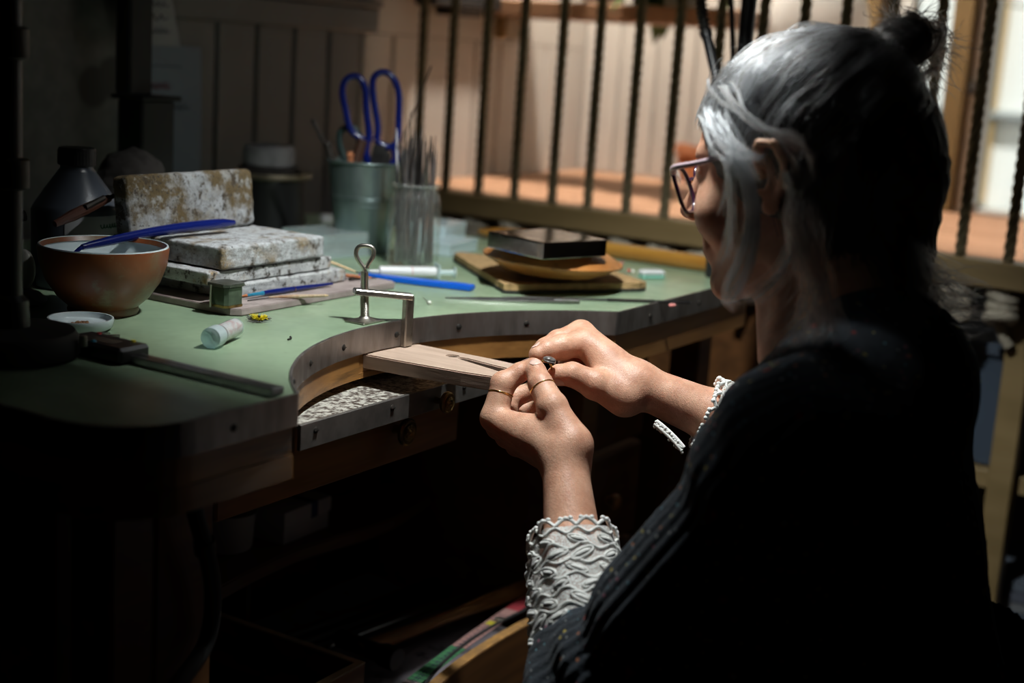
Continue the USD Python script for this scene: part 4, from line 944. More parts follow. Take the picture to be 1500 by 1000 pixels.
# ------------------------------------------------------------------ flexible shaft on its pole
fx = thing("hanging_flex_shaft", "black hanging flexible shaft with a ribbed spring sleeve at the top centre", "flexible shaft")
p0, p1, p2 = atd(1027, -10, 1.9), atd(1034, 48, 1.9), atd(1052, 125, 1.88)
up = [p0+[0.02, .02, .32], p0+[.003, .003, .12], p0]
part(fx, "hose", tube(spline(up+[p1], 20), .0055, 12), M_rubber)
hx = spline([p0+[.001, .001, .06], p0, p1], 40); T_ = np.arange(240)/240*39
H = np.stack([np.interp(T_, np.arange(40), hx[:, k]) for k in range(3)], 1)
tn = (p1-p0)/np.linalg.norm(p1-p0); qx, qy, _ = basis(tn)
w = np.arange(240)*2*np.pi/240*17
part(fx, "spring_sleeve", tube(H+.0075*(np.cos(w)[:, None]*qx+np.sin(w)[:, None]*qy), .0016, 6), M_iron, 60)
part(fx, "handpiece", tube([p1, L_(p1, p2, .06), L_(p1, p2, .1), p2, L_(p1, p2, 1.5)], [.0085, .0085, .0068, .0065, .004], 14), M_black)
part(fx, "handpiece_chuck", tube([L_(p1, p2, 1.5), L_(p1, p2, 1.7)], [.003, .0012], 10), M_steel)
pl = thing("black_pole", "straight black upright pole rising behind the woman's hair at the bench end", "pole", None, (.668, .03, 0))
part(pl, "pole_tube", rod((0, 0, BZ+.002), (0, 0, 1.75), .0105, n=16), M_black)
part(pl, "base_clamp", bx(-.02, .02, -.02, .02, BZ+.0006, BZ+.03, .003), M_black)
part(pl, "hook_arm", tube(spline([(0, 0, 1.74), (0, .0, 1.78), (-.03, .03, 1.80), (-.05, .05, 1.66)], 16), .004, 8), M_black)
cbt = thing("hanging_black_cable", "thin black cable hanging left of the black pole at the top", "cable")
c0, c1 = atd(1070, -30, 1.98), atd(1074, 90, 1.98)
part(cbt, "cable", tube(spline([c0+[0, 0, .35], c0, c1, c1+[0, -.01, -.28]], 20), .0042, 8), M_rubber)
part(cbt, "plug", lathe([(0, 0), (.006, 0), (.006, .03), (.004, .036), (0, .036)], 12, c1+[0, -.01, -.31]), M_black)

# ------------------------------------------------------------------ below the bench top
bxw = thing("white_carton", "small white lidded cardboard box with a dark blue band on the lower shelf", "box", None, (.155, .335, .5832), 2)
part(bxw, "base", bx(-.045, .045, 0, .09, .0, .022, .001), mat("grey_carton", (.62, .60, .60), (.55, .53, .53), 10, rough=.9))
part(bxw, "lid", bx(-.047, .047, -.002, .092, .0225, .042, .001), mat("grey_carton_lid", (.66, .64, .64), (.58, .56, .56), 10, rough=.9))
part(bxw, "blue_band", bx(.006, .018, -.0026, .093, .0224, .0426, .0), solid("blue_band", (.02, .03, .12), .6))
wp = thing("white_plastic_tub", "dim white plastic tub with a black lid on the lower shelf", "tub", None, (*at(333, 800, .5832)[:2], .5832))
part(wp, "tub", lathe([(0, 0), (.028, 0), (.030, .004), (.033, .045), (.0345, .047), (0, .047)], 32), solid("dim_white", (.58, .56, .56), .5))
part(wp, "lid", lathe([(0, .068), (.020, .066), (.035, .060), (.0355, .047), (0, .047)], 32), M_black)
rl = thing("white_rolled_sheet", "narrow white sheet edge leaning upright at the back of the lower shelf", "sheet")
rp = aty(668, 712, .36); rp[2] = .5834
part(rl, "sheet", bx(rp[0]-.004, rp[0]+.004, .36, .42, .5834, .66, .001), M_paper)
part(rl, "card", bx(rp[0]-.10, rp[0]-.006, .40, .404, .5834, .65, .001), solid("dark_card", (.06, .055, .05), .8))
ub_ = thing("grey_packet", "dim grey packet with a dark blotch standing on the lower shelf behind the white carton", "packet")
part(ub_, "packet", bx(.22, .30, .44, .47, .5834, .64, .002), solid("dim_grey", (.10, .10, .10), .8))
part(ub_, "blotch", bx(.25, .285, .4388, .441, .59, .62, .0005), solid("dark_blotch", (.03, .03, .04), .8))
gbx = thing("dark_crate", "dark box standing deep under the bench behind the metal rods", "box")
part(gbx, "body", bx(.12, .395, .40, .54, SWZ+.001, .555, .003), solid("dark_box_paint", (.028, .026, .025), .7))
part(gbx, "corner_strip", bx(.118, .124, .396, .402, SWZ+.001, .555, .001), solid("dark_box_edge", (.08, .07, .06), .7))
# hammer
hm = thing("hammer", "old hammer with a dark head and long ash handle lying in the sweeps drawer", "hammer")
h0_, h1_ = at(545, 945, SWZ+.022), at(800, 848, SWZ+.035)
part(hm, "handle", tube([L_(h0_, h1_, t) for t in (-.06, .0, .12, .4, .7, 1, 1.2)], [.0085, .0095, .0085, .0075, .010, .0125, .0125], 16), mat("hammer_ash", (.50, .24, .065), (.34, .15, .04), 20, rough=.4, stretch=(.4, 2, 2), coat=.1), 60)
hd_ = h0_-(h1_-h0_)*.03; hx_ = at(497, 935, SWZ+.02)-at(585, 970, SWZ+.02); hx_[2] = 0; hx_ /= np.linalg.norm(hx_)
part(hm, "hammer_head", cat_([tube([hd_-hx_*.050, hd_-hx_*.047, hd_-hx_*.03, hd_-hx_*.016], [.013, .0145, .0145, .010], 20), tube([hd_-hx_*.018, hd_+hx_*.018], [.0115, .0115], 8), tube([hd_+hx_*.016, hd_+hx_*.03, hd_+hx_*.042, hd_+hx_*.05], [.009, .012, .012, .006], 20)]), M_iron, 40)
# measuring tape: a curved strip standing on the drawer floor, coloured sections with numbers
mt = thing("tape_measure", "coloured cloth measuring tape of green, pink and red lengths in the sweeps drawer", "tape measure")
c0, c1, c2 = at(590, 1010, SWZ+.036), at(680, 942, SWZ+.036), at(790, 866, SWZ+.036)
cen = spline([c0+(c0-c1)*.3, c0, c1, c2, c2+(c2-c1)*.3], 60)
sl = np.r_[0, np.cumsum(np.linalg.norm(np.diff(cen, axis=0), axis=1))]
def on_tape(s, w, h=0.0):
    p = np.array([np.interp(s, sl, cen[:, k]) for k in range(3)]); q = np.array([np.interp(s+.002, sl, cen[:, k]) for k in range(3)])
    t = (q-p)/np.linalg.norm(q-p); n = np.cross([0, 0, 1.0], t); n /= np.linalg.norm(n); b = np.cross(t, n)
    return p+n*w+b*h, t, n, b
WT = .0095
def strip(s0, s1, h0, h1, w=WT):
    ss = np.linspace(s0, s1, 8); v = []
    for s in ss:
        for (w_, h_) in ((-w, h0), (w, h0), (w, h1), (-w, h1)): v.append(on_tape(s, w_, h_)[0])
    f = []
    for i in range(7):
        for k in range(4): a_, b_ = i*4+k, i*4+(k+1) % 4; f.append([a_, b_, b_+4, a_+4])
    f += [[3, 2, 1, 0], [28, 29, 30, 31]]
    return (np.array(v), np.array(f))
secs = [("pale_tape", (.42, .31, .29)), ("green_tape", (.05, .19, .075)), ("pink_tape", (.36, .19, .17)), ("red_tape", (.30, .025, .035))]
sA = sl[np.argmin(np.linalg.norm(cen-at(606, 998, SWZ+.036), axis=1))]; sB = sl[np.argmin(np.linalg.norm(cen-at(672, 948, SWZ+.036), axis=1))]; sC = sl[np.argmin(np.linalg.norm(cen-at(748, 894, SWZ+.036), axis=1))]
cuts = [0, sA, sB, sC, sl[-1]]
num = 30
for k, (nm, c) in enumerate(secs):
    p = part(mt, "tape_section", strip(cuts[k], cuts[k+1]-.0002, 0, .0006), mat(nm, c, tuple(x*.85 for x in c), 40, rough=.85, bump=.2, bscale=900), 40)
    s = cuts[k]+.004
    while s < cuts[k+1]-.004 and num > 0:
        o, t, n_, b_ = on_tape(s, 0, .0006)
        g = meshkit.text_mesh(str(num), .0062, .0003); g.apply_translation([-g.bounds[:, 0].mean(), -.0031, 0])
        part(p, "number", frame_to(g, o-n_*.001, n_*-1, t, b_) if False else frame_to(g, o, t, n_, b_), M_ink, False)
        tick = bx(-.00025, .00025, -WT, WT*.9, 0, .0003, 0)
        o2 = on_tape(s+.005, 0, .0006)[0]; part(p, "tick_mark", frame_to(tick, o2, t, n_, b_), M_ink, False)
        num -= 1; s += .010
s_ = .5*(sB+sC)+.016; o, t, n_, b_ = on_tape(s_, .0005, .0007)
part(mt, "yellow_patch", frame_to(bx(-.006, .006, -.006, .006, 0, .0005, .0002), o, t, n_, b_), solid("yellow_patch", (.42, .36, .02), .8))
part(mt, "metal_end_clip", frame_to(bx(-.004, .004, -.008, .005, 0, .0035, .001), on_tape(s_+.014, -.002, .0006)[0], t, n_, b_), M_chrome)
wc = thing("power_lead", "shiny black lead running beside the measuring tape along the drawer edge", "lead")
part(wc, "cord", tube(spline([at(618, 1010, .492), at(660, 960, .492), at(720, 918, .492), at(800, 880, .492)], 24), .0022, 8), M_rubber, 60)
part(wc, "cord_sheath", tube(spline([at(600, 1016, .486), at(632, 985, .487), at(662, 955, .487)], 12), .003, 8), solid("blue_sheath", (.03, .05, .10), .4), 60)
for i, (y, r, lab) in enumerate(((.30, .007, "long dark steel rod lying at the back of the sweeps drawer"), (.275, .005, "thinner grey steel rod lying in front of the dark rod in the sweeps drawer"), (.322, .009, "thick black steel bar at the very back of the sweeps drawer"))):
    t = thing("steel_rod", lab, "rod")
    part(t, "shaft", tube([(.035, y+.01, SWZ+r+.0006), (.385, y-.03, SWZ+r+.0006)], r, 14), M_iron if i != 1 else M_steel)
    part(t, "end_cap", tube([(.385, y-.03, SWZ+r+.0006), (.392, y-.031, SWZ+r+.0006)], r*.8, 12), M_steel)
# open wooden box at the lower left
wbx = thing("open_wooden_box", "open pale-edged wooden box under the bench at the lower left", "box", None, (0, 0, 0))
P = sbox(-.20, .162, .056, .46)
part(wbx, "wall", cat_([prism(P.difference(P.buffer(-.0075, join_style=2)), .40, .4985)]), M_oakd, False)
part(wbx, "wall_front", bx(-.20, .056, .1612, .163, .40, .4985, .0004), M_oak2)
part(wbx, "pale_rim", prism(P.buffer(.0005, join_style=2).difference(P.buffer(-.008, join_style=2)), .4986, .5005), M_pale, False)
part(wbx, "bottom", prism(P.buffer(-.008), .402, .408), M_oakd, False)
bs = thing("box_trestle", "dark low trestle carrying the open wooden box and the sweeps drawer", "trestle")
part(bs, "trestle_top", bx(-.27, .41, .10, .56, .375, .399, .003), M_oakd)
for x in (-.26, .395):
    for y in (.115, .53): part(bs, "trestle_leg", bx(x-.012, x+.012, y-.012, y+.012, 0, .375, .002), M_oakd)
hz = thing("black_hose", "black rubber hose hanging down in front of the lower left panel", "hose")
part(hz, "hose", tube(spline([aty(275, 700, .07), aty(300, 800, .06), aty(312, 880, .065), aty(300, 945, .07), aty(262, 1000, .06), aty(230, 1080, .06)], 40), .0075, 10), M_rubber, 60)
part(hz, "hose_clip", frame_to(lathe([(.007, -.006), (.0095, -.006), (.0095, .006), (.007, .006)], 14), aty(300, 800, .06), *basis(aty(312, 880, .065)-aty(300, 800, .06))), M_iron)

# shelving under the window board, lower right
sf = thing("low_shelf_unit", "dark wooden shelving under the window board at the lower right", "shelves")
part(sf, "upper_shelf", bx(1.006, 1.5, -.9, -.05, .592, .616, .003), M_silledge)
part(sf, "lower_shelf", bx(1.006, 1.5, -.9, -.05, .33, .35, .003), M_oakd)
part(sf, "front_strip", bx(.99, 1.006, -.9, -.2, .590, .618, .002), M_silledge)
part(sf, "side_panel", bx(1.01, 1.5, -.05, -.03, 0, .90, .003), M_oakd)
part(sf, "side_panel", bx(1.01, 1.5, -.92, -.90, 0, .90, .003), M_oakd)
M_book = [solid(f"book_paint_{i}", c, .6) for i, c in enumerate(((.10, .12, .15), (.20, .21, .23), (.07, .09, .12), (.16, .17, .18), (.09, .10, .13)))]
for i in range(6):
    lab = f"grey magazine lying in the low stack under the window shelf, {('bottom one', 'second from the bottom', 'third from the bottom', 'fourth from the bottom', 'second from the top', 'topmost')[i]}"
    t = thing("magazine", lab, "magazine", "magazines on the bottom shelf at the right", (1.12, -.42+.006*(i % 3), .3502+i*.0165), (i*7) % 5-2)
    part(t, "cover", cat_([bx(-.105, .105, -.15, .15, 0, .0012, .0003), bx(-.105, .105, -.15, .15, .0148, .016, .0003), bx(-.105, -.1035, -.15, .15, 0, .016, .0003)]), M_book[i % 5])
    part(t, "pages", bx(-.1033, .103, -.148, .148, .0012, .0148, .0002), solid(f"pages_{i}", (.25, .25, .26), .8))
bn = thing("blue_storage_bin", "slate blue storage bin behind the woman's nape under the window board", "bin", None, (1.2, -.25, .6162))
part(bn, "bin_body", bprism(sbox(-.18, -.14, .16, .14), 0, .17, .004), solid("slate_plastic", (.045, .065, .095), .5))
part(bn, "bin_lid", bprism(sbox(-.186, -.146, .166, .146), .1703, .19, .004), solid("slate_plastic_lid", (.06, .08, .11), .5))
# ------------------------------------------------------------------ the woman: signed distance shapes turned into smooth meshes
F32 = np.float32
def s_cone(p, a, b, ra, rb):
    a, b = np.asarray(a, F32), np.asarray(b, F32); d = b-a
    t = np.clip(((p-a)@d)/F32(d@d), 0, 1)
    q = p-a-t[..., None]*d
    return np.sqrt(np.einsum('...i,...i', q, q))-(ra+(rb-ra)*t)
def s_ell(p, c, r, R=None):
    q = p-np.asarray(c, F32)
    if R is not None: q = q@np.asarray(R, F32)
    r = np.asarray(r, F32)
    u = q/r; v = u/r; k0 = np.sqrt(np.einsum('...i,...i', u, u)); k1 = np.sqrt(np.einsum('...i,...i', v, v))+1e-9
    return k0*(k0-1)/k1
def smin(a, b, k):
    h = np.clip(.5+.5*(b-a)/k, 0, 1); return b*(1-h)+a*h-k*h*(1-h)
def smax(a, b, k): return -smin(-a, -b, k)
def surface_nets(fn, lo, hi, h):
    lo = np.asarray(lo, float); n = np.ceil((np.asarray(hi)-lo)/h).astype(int)+1
    B = 4; nb = -(-n//B); n = nb*B
    g = [lo[a]+h*(np.arange(nb[a])*B+(B-1)/2) for a in range(3)]
    Cc = np.stack(np.meshgrid(*g, indexing="ij"), -1).reshape(-1, 3).astype(F32)
    Fc = fn(Cc); near = np.abs(Fc) < h*B*1.25+.002
    fine = np.stack(np.meshgrid(*[np.arange(B)]*3, indexing="ij"), -1).reshape(-1, 3)
    blk = np.where(near)[0]; FB = np.repeat(Fc[:, None], B**3, 1).astype(F32)
    for i in range(0, len(blk), 4000):
        k = blk[i:i+4000]
        P = Cc[k][:, None]+(h*(fine-(B-1)/2)).astype(F32)[None]
        FB[k] = fn(P.reshape(-1, 3)).reshape(len(k), -1)
    F = FB.reshape(*nb, B, B, B).transpose(0, 3, 1, 4, 2, 5).reshape(n)
    for _ in range(6):                                           # fill corners that would pinch the surface
        S = F < 0; bad = 0
        for a, b in ((0, 1), (0, 2), (1, 2)):
            def cut(i, j):
                q = [slice(None)]*3; q[a] = slice(i, F.shape[a]-1+i); q[b] = slice(j, F.shape[b]-1+j); return tuple(q)
            A, B_, C_, D = (S[cut(i, j)] for i, j in ((0, 0), (1, 0), (0, 1), (1, 1)))
            m1 = A & D & ~B_ & ~C_; m2 = ~A & ~D & B_ & C_
            F[cut(1, 0)][m1] = -1e-5; F[cut(0, 0)][m2] = -1e-5; bad += m1.sum()+m2.sum()
        if not bad: break
    S = F < 0
    c = np.zeros(np.array(F.shape)-1, np.int8)
    offs = [(i, j, k) for i in (0, 1) for j in (0, 1) for k in (0, 1)]
    sl = lambda o: tuple(slice(o[a], F.shape[a]-1+o[a]) for a in range(3))
    for o in offs: c += S[sl(o)]
    act = np.argwhere((c > 0) & (c < 8)); idx = -np.ones(c.shape, np.int64); idx[tuple(act.T)] = np.arange(len(act))
    V = np.zeros((len(act), 3)); W = np.zeros(len(act))
    for o in offs:
        for a in range(3):
            if o[a]: continue
            o2 = list(o); o2[a] = 1
            v0 = F[tuple((act+o).T)]; v1 = F[tuple((act+o2).T)]; m = (v0 < 0) != (v1 < 0)
            t = np.where(m, v0/np.where(m, v0-v1, 1), 0)
            q = np.tile(np.array(o, float), (len(act), 1)); q[:, a] += t
            V += q*m[:, None]; W += m
    V = (act+V/W[:, None])*h+lo
    faces = []
    for a in range(3):
        b, d = (a+1) % 3, (a+2) % 3
        s0 = [slice(None)]*3; s1 = [slice(None)]*3; s0[a] = slice(0, -1); s1[a] = slice(1, None)
        for ax in (b, d): s0[ax] = slice(1, -1); s1[ax] = slice(1, -1)
        A, B = S[tuple(s0)], S[tuple(s1)]
        e = np.argwhere(A != B)
        if not len(e): continue
        inside = A[tuple(e.T)]
        e = e.copy(); e[:, b] += 1; e[:, d] += 1
        def cell(db, dd):
            q = e.copy(); q[:, b] += db; q[:, d] += dd; return idx[tuple(q.T)]
        q = np.stack([cell(-1, -1), cell(0, -1), cell(0, 0), cell(-1, 0)], -1)
        q = np.where(inside[:, None], q, q[:, ::-1]); faces.append(q)
    q = np.vstack(faces); q = q[(q >= 0).all(1)]
    return V, np.vstack([q[:, [0, 1, 2]], q[:, [0, 2, 3]]])

M_skin = None
def skin_material():
    nodes = {"tc": ("texture_coordinate", {}), "n": ("noise_texture", {"scale": 48.0, "detail": 6.0, "roughness": .6}),
             "r": ("rgb_ramp", {"ramp": [(0, (.46, .215, .135)), (.36, (.50, .25, .160)), (.62, (.63, .355, .24)), (1, (.66, .385, .265))]}),
             "v": ("voronoi_texture", {"scale": 520.0, "feature": "distance_to_edge"}), "n2": ("noise_texture", {"scale": 420.0, "detail": 4.0}),
             "m": ("math", {"math_type": "add"}), "b": ("bump", {"strength": .38, "distance": .0007}),
             "p": ("principled_bsdf", {"roughness": .46, "specular_ior_level": .4, "subsurface_weight": .12, "subsurface_scale": .004, "subsurface_radius": (1.0, .35, .2)})}
    usdkit.material(stage, LOOK+"skin", nodes, [("tc.object", "n.vector"), ("n.fac", "r.fac"), ("r.color", "p.base_color"), ("tc.object", "v.vector"), ("tc.object", "n2.vector"),
                    ("v.distance", "m.value1"), ("n2.fac", "m.value2"), ("m.value", "b.height"), ("b.normal", "p.normal")], "p.BSDF")
    return LOOK+"skin"
M_skin = skin_material()
M_nail = solid("fingernail", (.74, .50, .42), .2, coat=.4)

woman = thing("person", "grey-haired woman in dark floral cardigan and lace cuffs, seated holding a ring in both hands", "person")

# joints
L_el, L_wr = atd(862, 1030, 1.24), atd(827, 672, 1.36)
R_wr, R_el = atd(931, 562, 1.445), atd(1235, 690, 1.43)
L_sh, R_sh = atd(1172, 676, 1.10), np.array([.165, -.365, .895])
EAR = atd(1125, 262, 1.20)
HS = .94                                   # head size
HC = EAR+np.array([.072*HS, 0, 0])            # between the ear canals
HP = rad(10)
HX, HY, HZ = np.array([1.0, 0, 0]), np.array([0, math.cos(HP), -math.sin(HP)]), np.array([0, math.sin(HP), math.cos(HP)])
HR = np.stack([HX, HY, HZ])                # rows: local axes in world
def H2W(q): return HC+HS*(np.asarray(q, float)@HR)
def W2H(p): return (p-HC.astype(F32))@(HR.T/HS).astype(F32)

def chain(p, pts, k=.004):
    "smooth chain of tapered bones; pts: (point, radius)"
    d = None
    for (a, ra), (b, rb) in zip(pts[:-1], pts[1:]):
        c = s_cone(p, a, b, ra, rb); d = c if d is None else smin(d, c, k)
    return d
J = lambda x, y, d, r: (atd(x, y, d), r)
# left hand: (pixel x, y, distance, radius in metres)
LH = dict(
    thumb=[J(838, 650, 1.355, .0175), J(809, 596, 1.368, .0145), J(792, 562, 1.386, .0120), J(785, 544, 1.400, .0100), J(784, 537, 1.406, .0082)],
    index=[J(724, 612, 1.402, .0135), J(737, 562, 1.408, .0118), J(762, 545, 1.412, .0098), J(781, 535, 1.416, .0080)],
    middle=[J(731, 624, 1.432, .0130), J(750, 583, 1.446, .0106), J(780, 572, 1.446, .0092), J(810, 576, 1.436, .0078)],
    ring=[J(743, 638, 1.458, .0122), J(758, 602, 1.472, .0098), J(782, 596, 1.472, .0084), J(802, 596, 1.462, .0072)],
    pinky=[J(757, 652, 1.480, .0112), J(770, 622, 1.490, .0088), J(786, 614, 1.490, .0076), J(800, 614, 1.482, .0066)])
RH = dict(
    thumb=[J(915, 582, 1.430, .0175), J(872, 563, 1.424, .0148), J(838, 548, 1.422, .0122), J(818, 549, 1.424, .0104), J(812, 551, 1.424, .0088)],
    index=[J(856, 502, 1.462, .0142), J(824, 508, 1.448, .0126), J(801, 514, 1.440, .0114), J(788, 519, 1.436, .0094)],
    middle=[J(851, 489, 1.482, .0142), J(818, 500, 1.472, .0116), J(798, 509, 1.465, .0100), J(788, 516, 1.46, .0084)],
    ring=[J(858, 498, 1.505, .0130), J(826, 515, 1.510, .0105), J(832, 535, 1.500, .0092), J(846, 540, 1.492, .008)],
    pinky=[J(872, 512, 1.525, .0118), J(845, 530, 1.532, .009), J(850, 548, 1.52, .008), J(862, 550, 1.51, .007)])
def hand_field(Hd, wr, el, side):
    th, ix, mi, rn, pk = (Hd[k] for k in ("thumb", "index", "middle", "ring", "pinky"))
    fa = el-wr; fa /= np.linalg.norm(fa)
    across = pk[0][0]-ix[0][0]; across -= fa*(across@fa); across /= np.linalg.norm(across)
    w0, w1 = wr-across*.0085, wr+across*.0085
    mid = wr+(el-wr)*.45
    def f(p):
        d = smin(s_cone(p, w0, mid-across*.006, .0175, .0235), s_cone(p, w1, mid+across*.006, .0175, .0235), .02)
        d = smin(d, s_cone(p, mid, el, .0275, .034), .02)
        d = smin(d, s_ell(p, w1-fa*.0+across*.006, (.009, .009, .009)), .012)       # ulna bump
        palm = None
        for (m, r), w, rw in ((ix[0], w0, .017), (mi[0], (w0+w1)/2, .017), (rn[0], w1, .016), (pk[0], w1, .015)):
            c = s_cone(p, w, m, rw, r*1.0); palm = c if palm is None else smin(palm, c, .012)
        d = smin(d, palm, .014)
        d = smin(d, s_cone(p, wr, th[0][0], .018, th[0][1]), .014)
        d = smin(d, s_cone(p, th[0][0], (ix[0][0]+w0)/2, .015, .014), .012)
        web = s_cone(p, th[0][0]*.45+th[1][0]*.55, ix[0][0]*.72+w0*.28, .0095, .0105)
        d = smin(d, web, .014)
        for fg in (ix, mi, rn, pk):
            c = chain(p, fg, .0025)
            c = smin(c, s_ell(p, fg[1][0], (fg[1][1]*1.06,)*3), .003)
            d = smin(d, c, .0045)
        t = chain(p, th, .003); t = smin(t, s_ell(p, th[1][0], (th[1][1]*1.04,)*3), .003)
        d = smin(d, t, .006)
        return d
    return f
def man(V, Fc):
    return manifold3d.Manifold(manifold3d.Mesh(np.asarray(V, np.float32), np.asarray(Fc, np.uint32)))
def clean_nets(fn, lo, hi, h):
    "surface_nets on slightly shifted grids until the mesh is a proper closed manifold"
    lo = np.asarray(lo, float)
    for k in range(8):
        V, Fc = surface_nets(fn, lo-h*np.array([.37, .61, .23])*k, hi, h)
        if man(V, Fc).status() == manifold3d.Error.NoError: break
    return V, Fc
def limb_mesh(f, pts, h, pad=.03):
    a = np.array(pts); return clean_nets(f, a.min(0)-pad, a.max(0)+pad, h)
lf = hand_field(LH, L_wr, L_el, -1); rf = hand_field(RH, R_wr, R_el, 1)
def wrinkle(fn, Hd, wr, el):
    "fine folds across the knuckles, the thumb web and the inside of the wrist"
    folds = []
    for k in ("thumb", "index", "middle"):
        for j in (1, 2):
            a, r = Hd[k][j]; nx = Hd[k][min(j+1, len(Hd[k])-1)][0]-Hd[k][j-1][0]; nx = nx/np.linalg.norm(nx)
            folds.append((a.astype(F32), nx.astype(F32), r*.8, 2600.0, .00030))
    ax = (el-wr)/np.linalg.norm(el-wr)
    folds.append((wr.astype(F32), ax.astype(F32), .018, 1900.0, .00016))
    def f(p):
        d = fn(p)
        for c, n, w, fr, amp in folds:
            q = p-c; s = q@n
            d = d+amp*np.exp(-(s/w)**2*2)*np.cos(s*fr)*np.exp(-((q*q).sum(-1))/(w*w*6))
        return d
    return f
lV, lF = limb_mesh(wrinkle(lf, LH, L_wr, L_el), [x[0] for k in LH.values() for x in k]+[L_wr, L_el], .0017, .045)
rV, rF = limb_mesh(wrinkle(rf, RH, R_wr, R_el), [x[0] for k in RH.values() for x in k]+[R_wr, R_el], .0017, .045)

# head and face, in head coordinates (x to her right, y forward, z up)
def head_field(pw):
    p = W2H(pw); m = p.copy(); m[..., 0] = np.abs(m[..., 0])
    d = s_ell(p, (0, -.012, .044), (.073, .094, .078))
    d = smin(d, s_ell(p, (0, .038, -.012), (.060, .058, .082)), .03)
    d = smin(d, s_cone(m, (.052, .012, -.062), (.020, .066, -.096), .017, .018), .025)
    d = smin(d, s_ell(p, (0, .073, -.098), (.019, .017, .016)), .018)
    d = smin(d, s_ell(m, (.040, .062, -.030), (.024, .024, .026)), .02)
    d = smin(d, s_cone(m, (.008, .087, .026), (.042, .073, .028), .007, .007), .012)
    d = smin(d, s_cone(p, (0, .088, .020), (0, .110, -.020), .007, .0085), .010)
    d = smin(d, s_ell(p, (0, .112, -.025), (.0095, .010, .009)), .006)
    d = smin(d, s_ell(m, (.011, .102, -.029), (.007, .0095, .007)), .005)
    d = smin(d, s_ell(p, (0, .082, -.062), (.026, .015, .018)), .014)
    d = smax(d, -s_ell(m, (.032, .096, .008), (.015, .012, .011)), .010)
    d = smin(d, s_ell(m, (.032, .075, .008), (.0125, .0125, .0125)), .003)
    d = smin(d, s_cone(m, (.022, .085, .014), (.044, .078, .013), .0035, .003), .004)
    d = smin(d, s_cone(m, (0, .0955, -.054), (.020, .084, -.058), .0055, .003), .004)
    d = smin(d, s_cone(m, (0, .0950, -.066), (.018, .083, -.064), .0060, .003), .004)
    d = smax(d, -s_cone(m, (0, .102, -.0602), (.022, .086, -.0605), .0016, .001), .003)
    d = smax(d, -s_ell(m, (.0065, .110, -.037), (.0032, .004, .003)), .002)
    d = smax(d, -s_cone(m, (.020, .100, -.030), (.031, .080, -.058), .0012, .001), .006)
    # ears
    C = [(.071, .006, .006), (.078, .010, .022), (.084, .001, .033), (.088, -.014, .031), (.087, -.022, .014), (.082, -.018, -.006), (.077, -.008, -.022), (.073, .002, -.027)]
    e = None
    for a, b in zip(C[:-1], C[1:]):
        c = s_cone(m, a, b, .0038, .0040); e = c if e is None else smin(e, c, .002)
    plate = s_ell(m, (.078, -.006, .006), (.0035, .018, .027), np.array([[.93, .36, 0], [-.36, .93, 0], [0, 0, 1]]))
    e = smin(e, plate, .004); e = smin(e, s_ell(m, (.075, -.002, -.024), (.006, .008, .009)), .004)
    e = smax(e, -s_ell(m, (.082, .004, .002), (.006, .008, .010)), .003)
    e = smin(e, s_cone(m, (.080, -.010, .022), (.080, -.013, -.006), .0025, .003), .002)
    d = smin(d, e, .006)*F32(HS)
    # neck
    nb = np.array([.012, -.385, .950]); nt = H2W((0, -.028, -.055)); nf = H2W((0, .012, -.075))
    n = s_cone(pw, nt, nb, .050, .058); n = smin(n, s_cone(pw, nf, nb+[0, .055, .0], .032, .040), .02)
    n = smin(n, s_cone(pw, H2W((-.058, -.01, -.06)), nb+[-.02, .06, -.01], .012, .012), .014)
    n = smin(n, s_cone(pw, H2W((.058, -.01, -.06)), nb+[.02, .06, -.01], .012, .012), .014)
    return smin(d, n, .018)
hb = np.array([H2W((x, y, z)) for x in (-.10, .10) for y in (-.12, .135) for z in (-.13, .15)]+[[.10, -.47, .86], [-.08, -.30, .86]])
hV, hF = clean_nets(head_field, hb.min(0)-.01, hb.max(0)+.01, .0024)
# body under the clothes, legs and feet
hip = np.array([.01, -.42, .60])
def torso_core(p, g=0.0):
    d = s_ell(p, (.014, -.382, .790), (.148+g, .088+g, .185+g))
    d = smin(d, s_cone(p, L_sh, R_sh, .054+g, .054+g), .05)
    d = smin(d, s_cone(p, (.012, -.405, .945), L_sh+[.02, 0, .0], .046+g, .048+g), .04)
    d = smin(d, s_cone(p, (.012, -.405, .945), R_sh+[-.02, 0, .0], .046+g, .048+g), .04)
    d = smin(d, s_cone(p, (.010, -.385, .75), hip, .100+g, .135+g), .06)
    return d
KN = [np.array([-.10, -.13, .53]), np.array([.15, -.13, .53])]; HJ = [np.array([-.08, -.44, .575]), np.array([.10, -.44, .575])]
AN = [np.array([-.13, -.16, .10]), np.array([.15, -.16, .10])]
def body_field(p):
    d = torso_core(p)
    d = smin(d, s_cone(p, L_sh, L_el, .046, .038), .03); d = smin(d, s_cone(p, R_sh, R_el, .046, .038), .03)
    d = smin(d, s_cone(p, (.012, -.40, .89), (.012, -.388, .955), .058, .055), .03)
    for k, h, a in zip(KN, HJ, AN):
        d = smin(d, s_cone(p, h, k, .078, .055), .03); d = smin(d, s_cone(p, k, a, .052, .036), .02)
        d = smin(d, s_cone(p, a+[0, 0, -.055], a+[0, .12, -.068], .034, .026), .02)
    return d
bV, bF = clean_nets(body_field, (-.28, -.72, .0), (.36, .06, 1.05), .009)
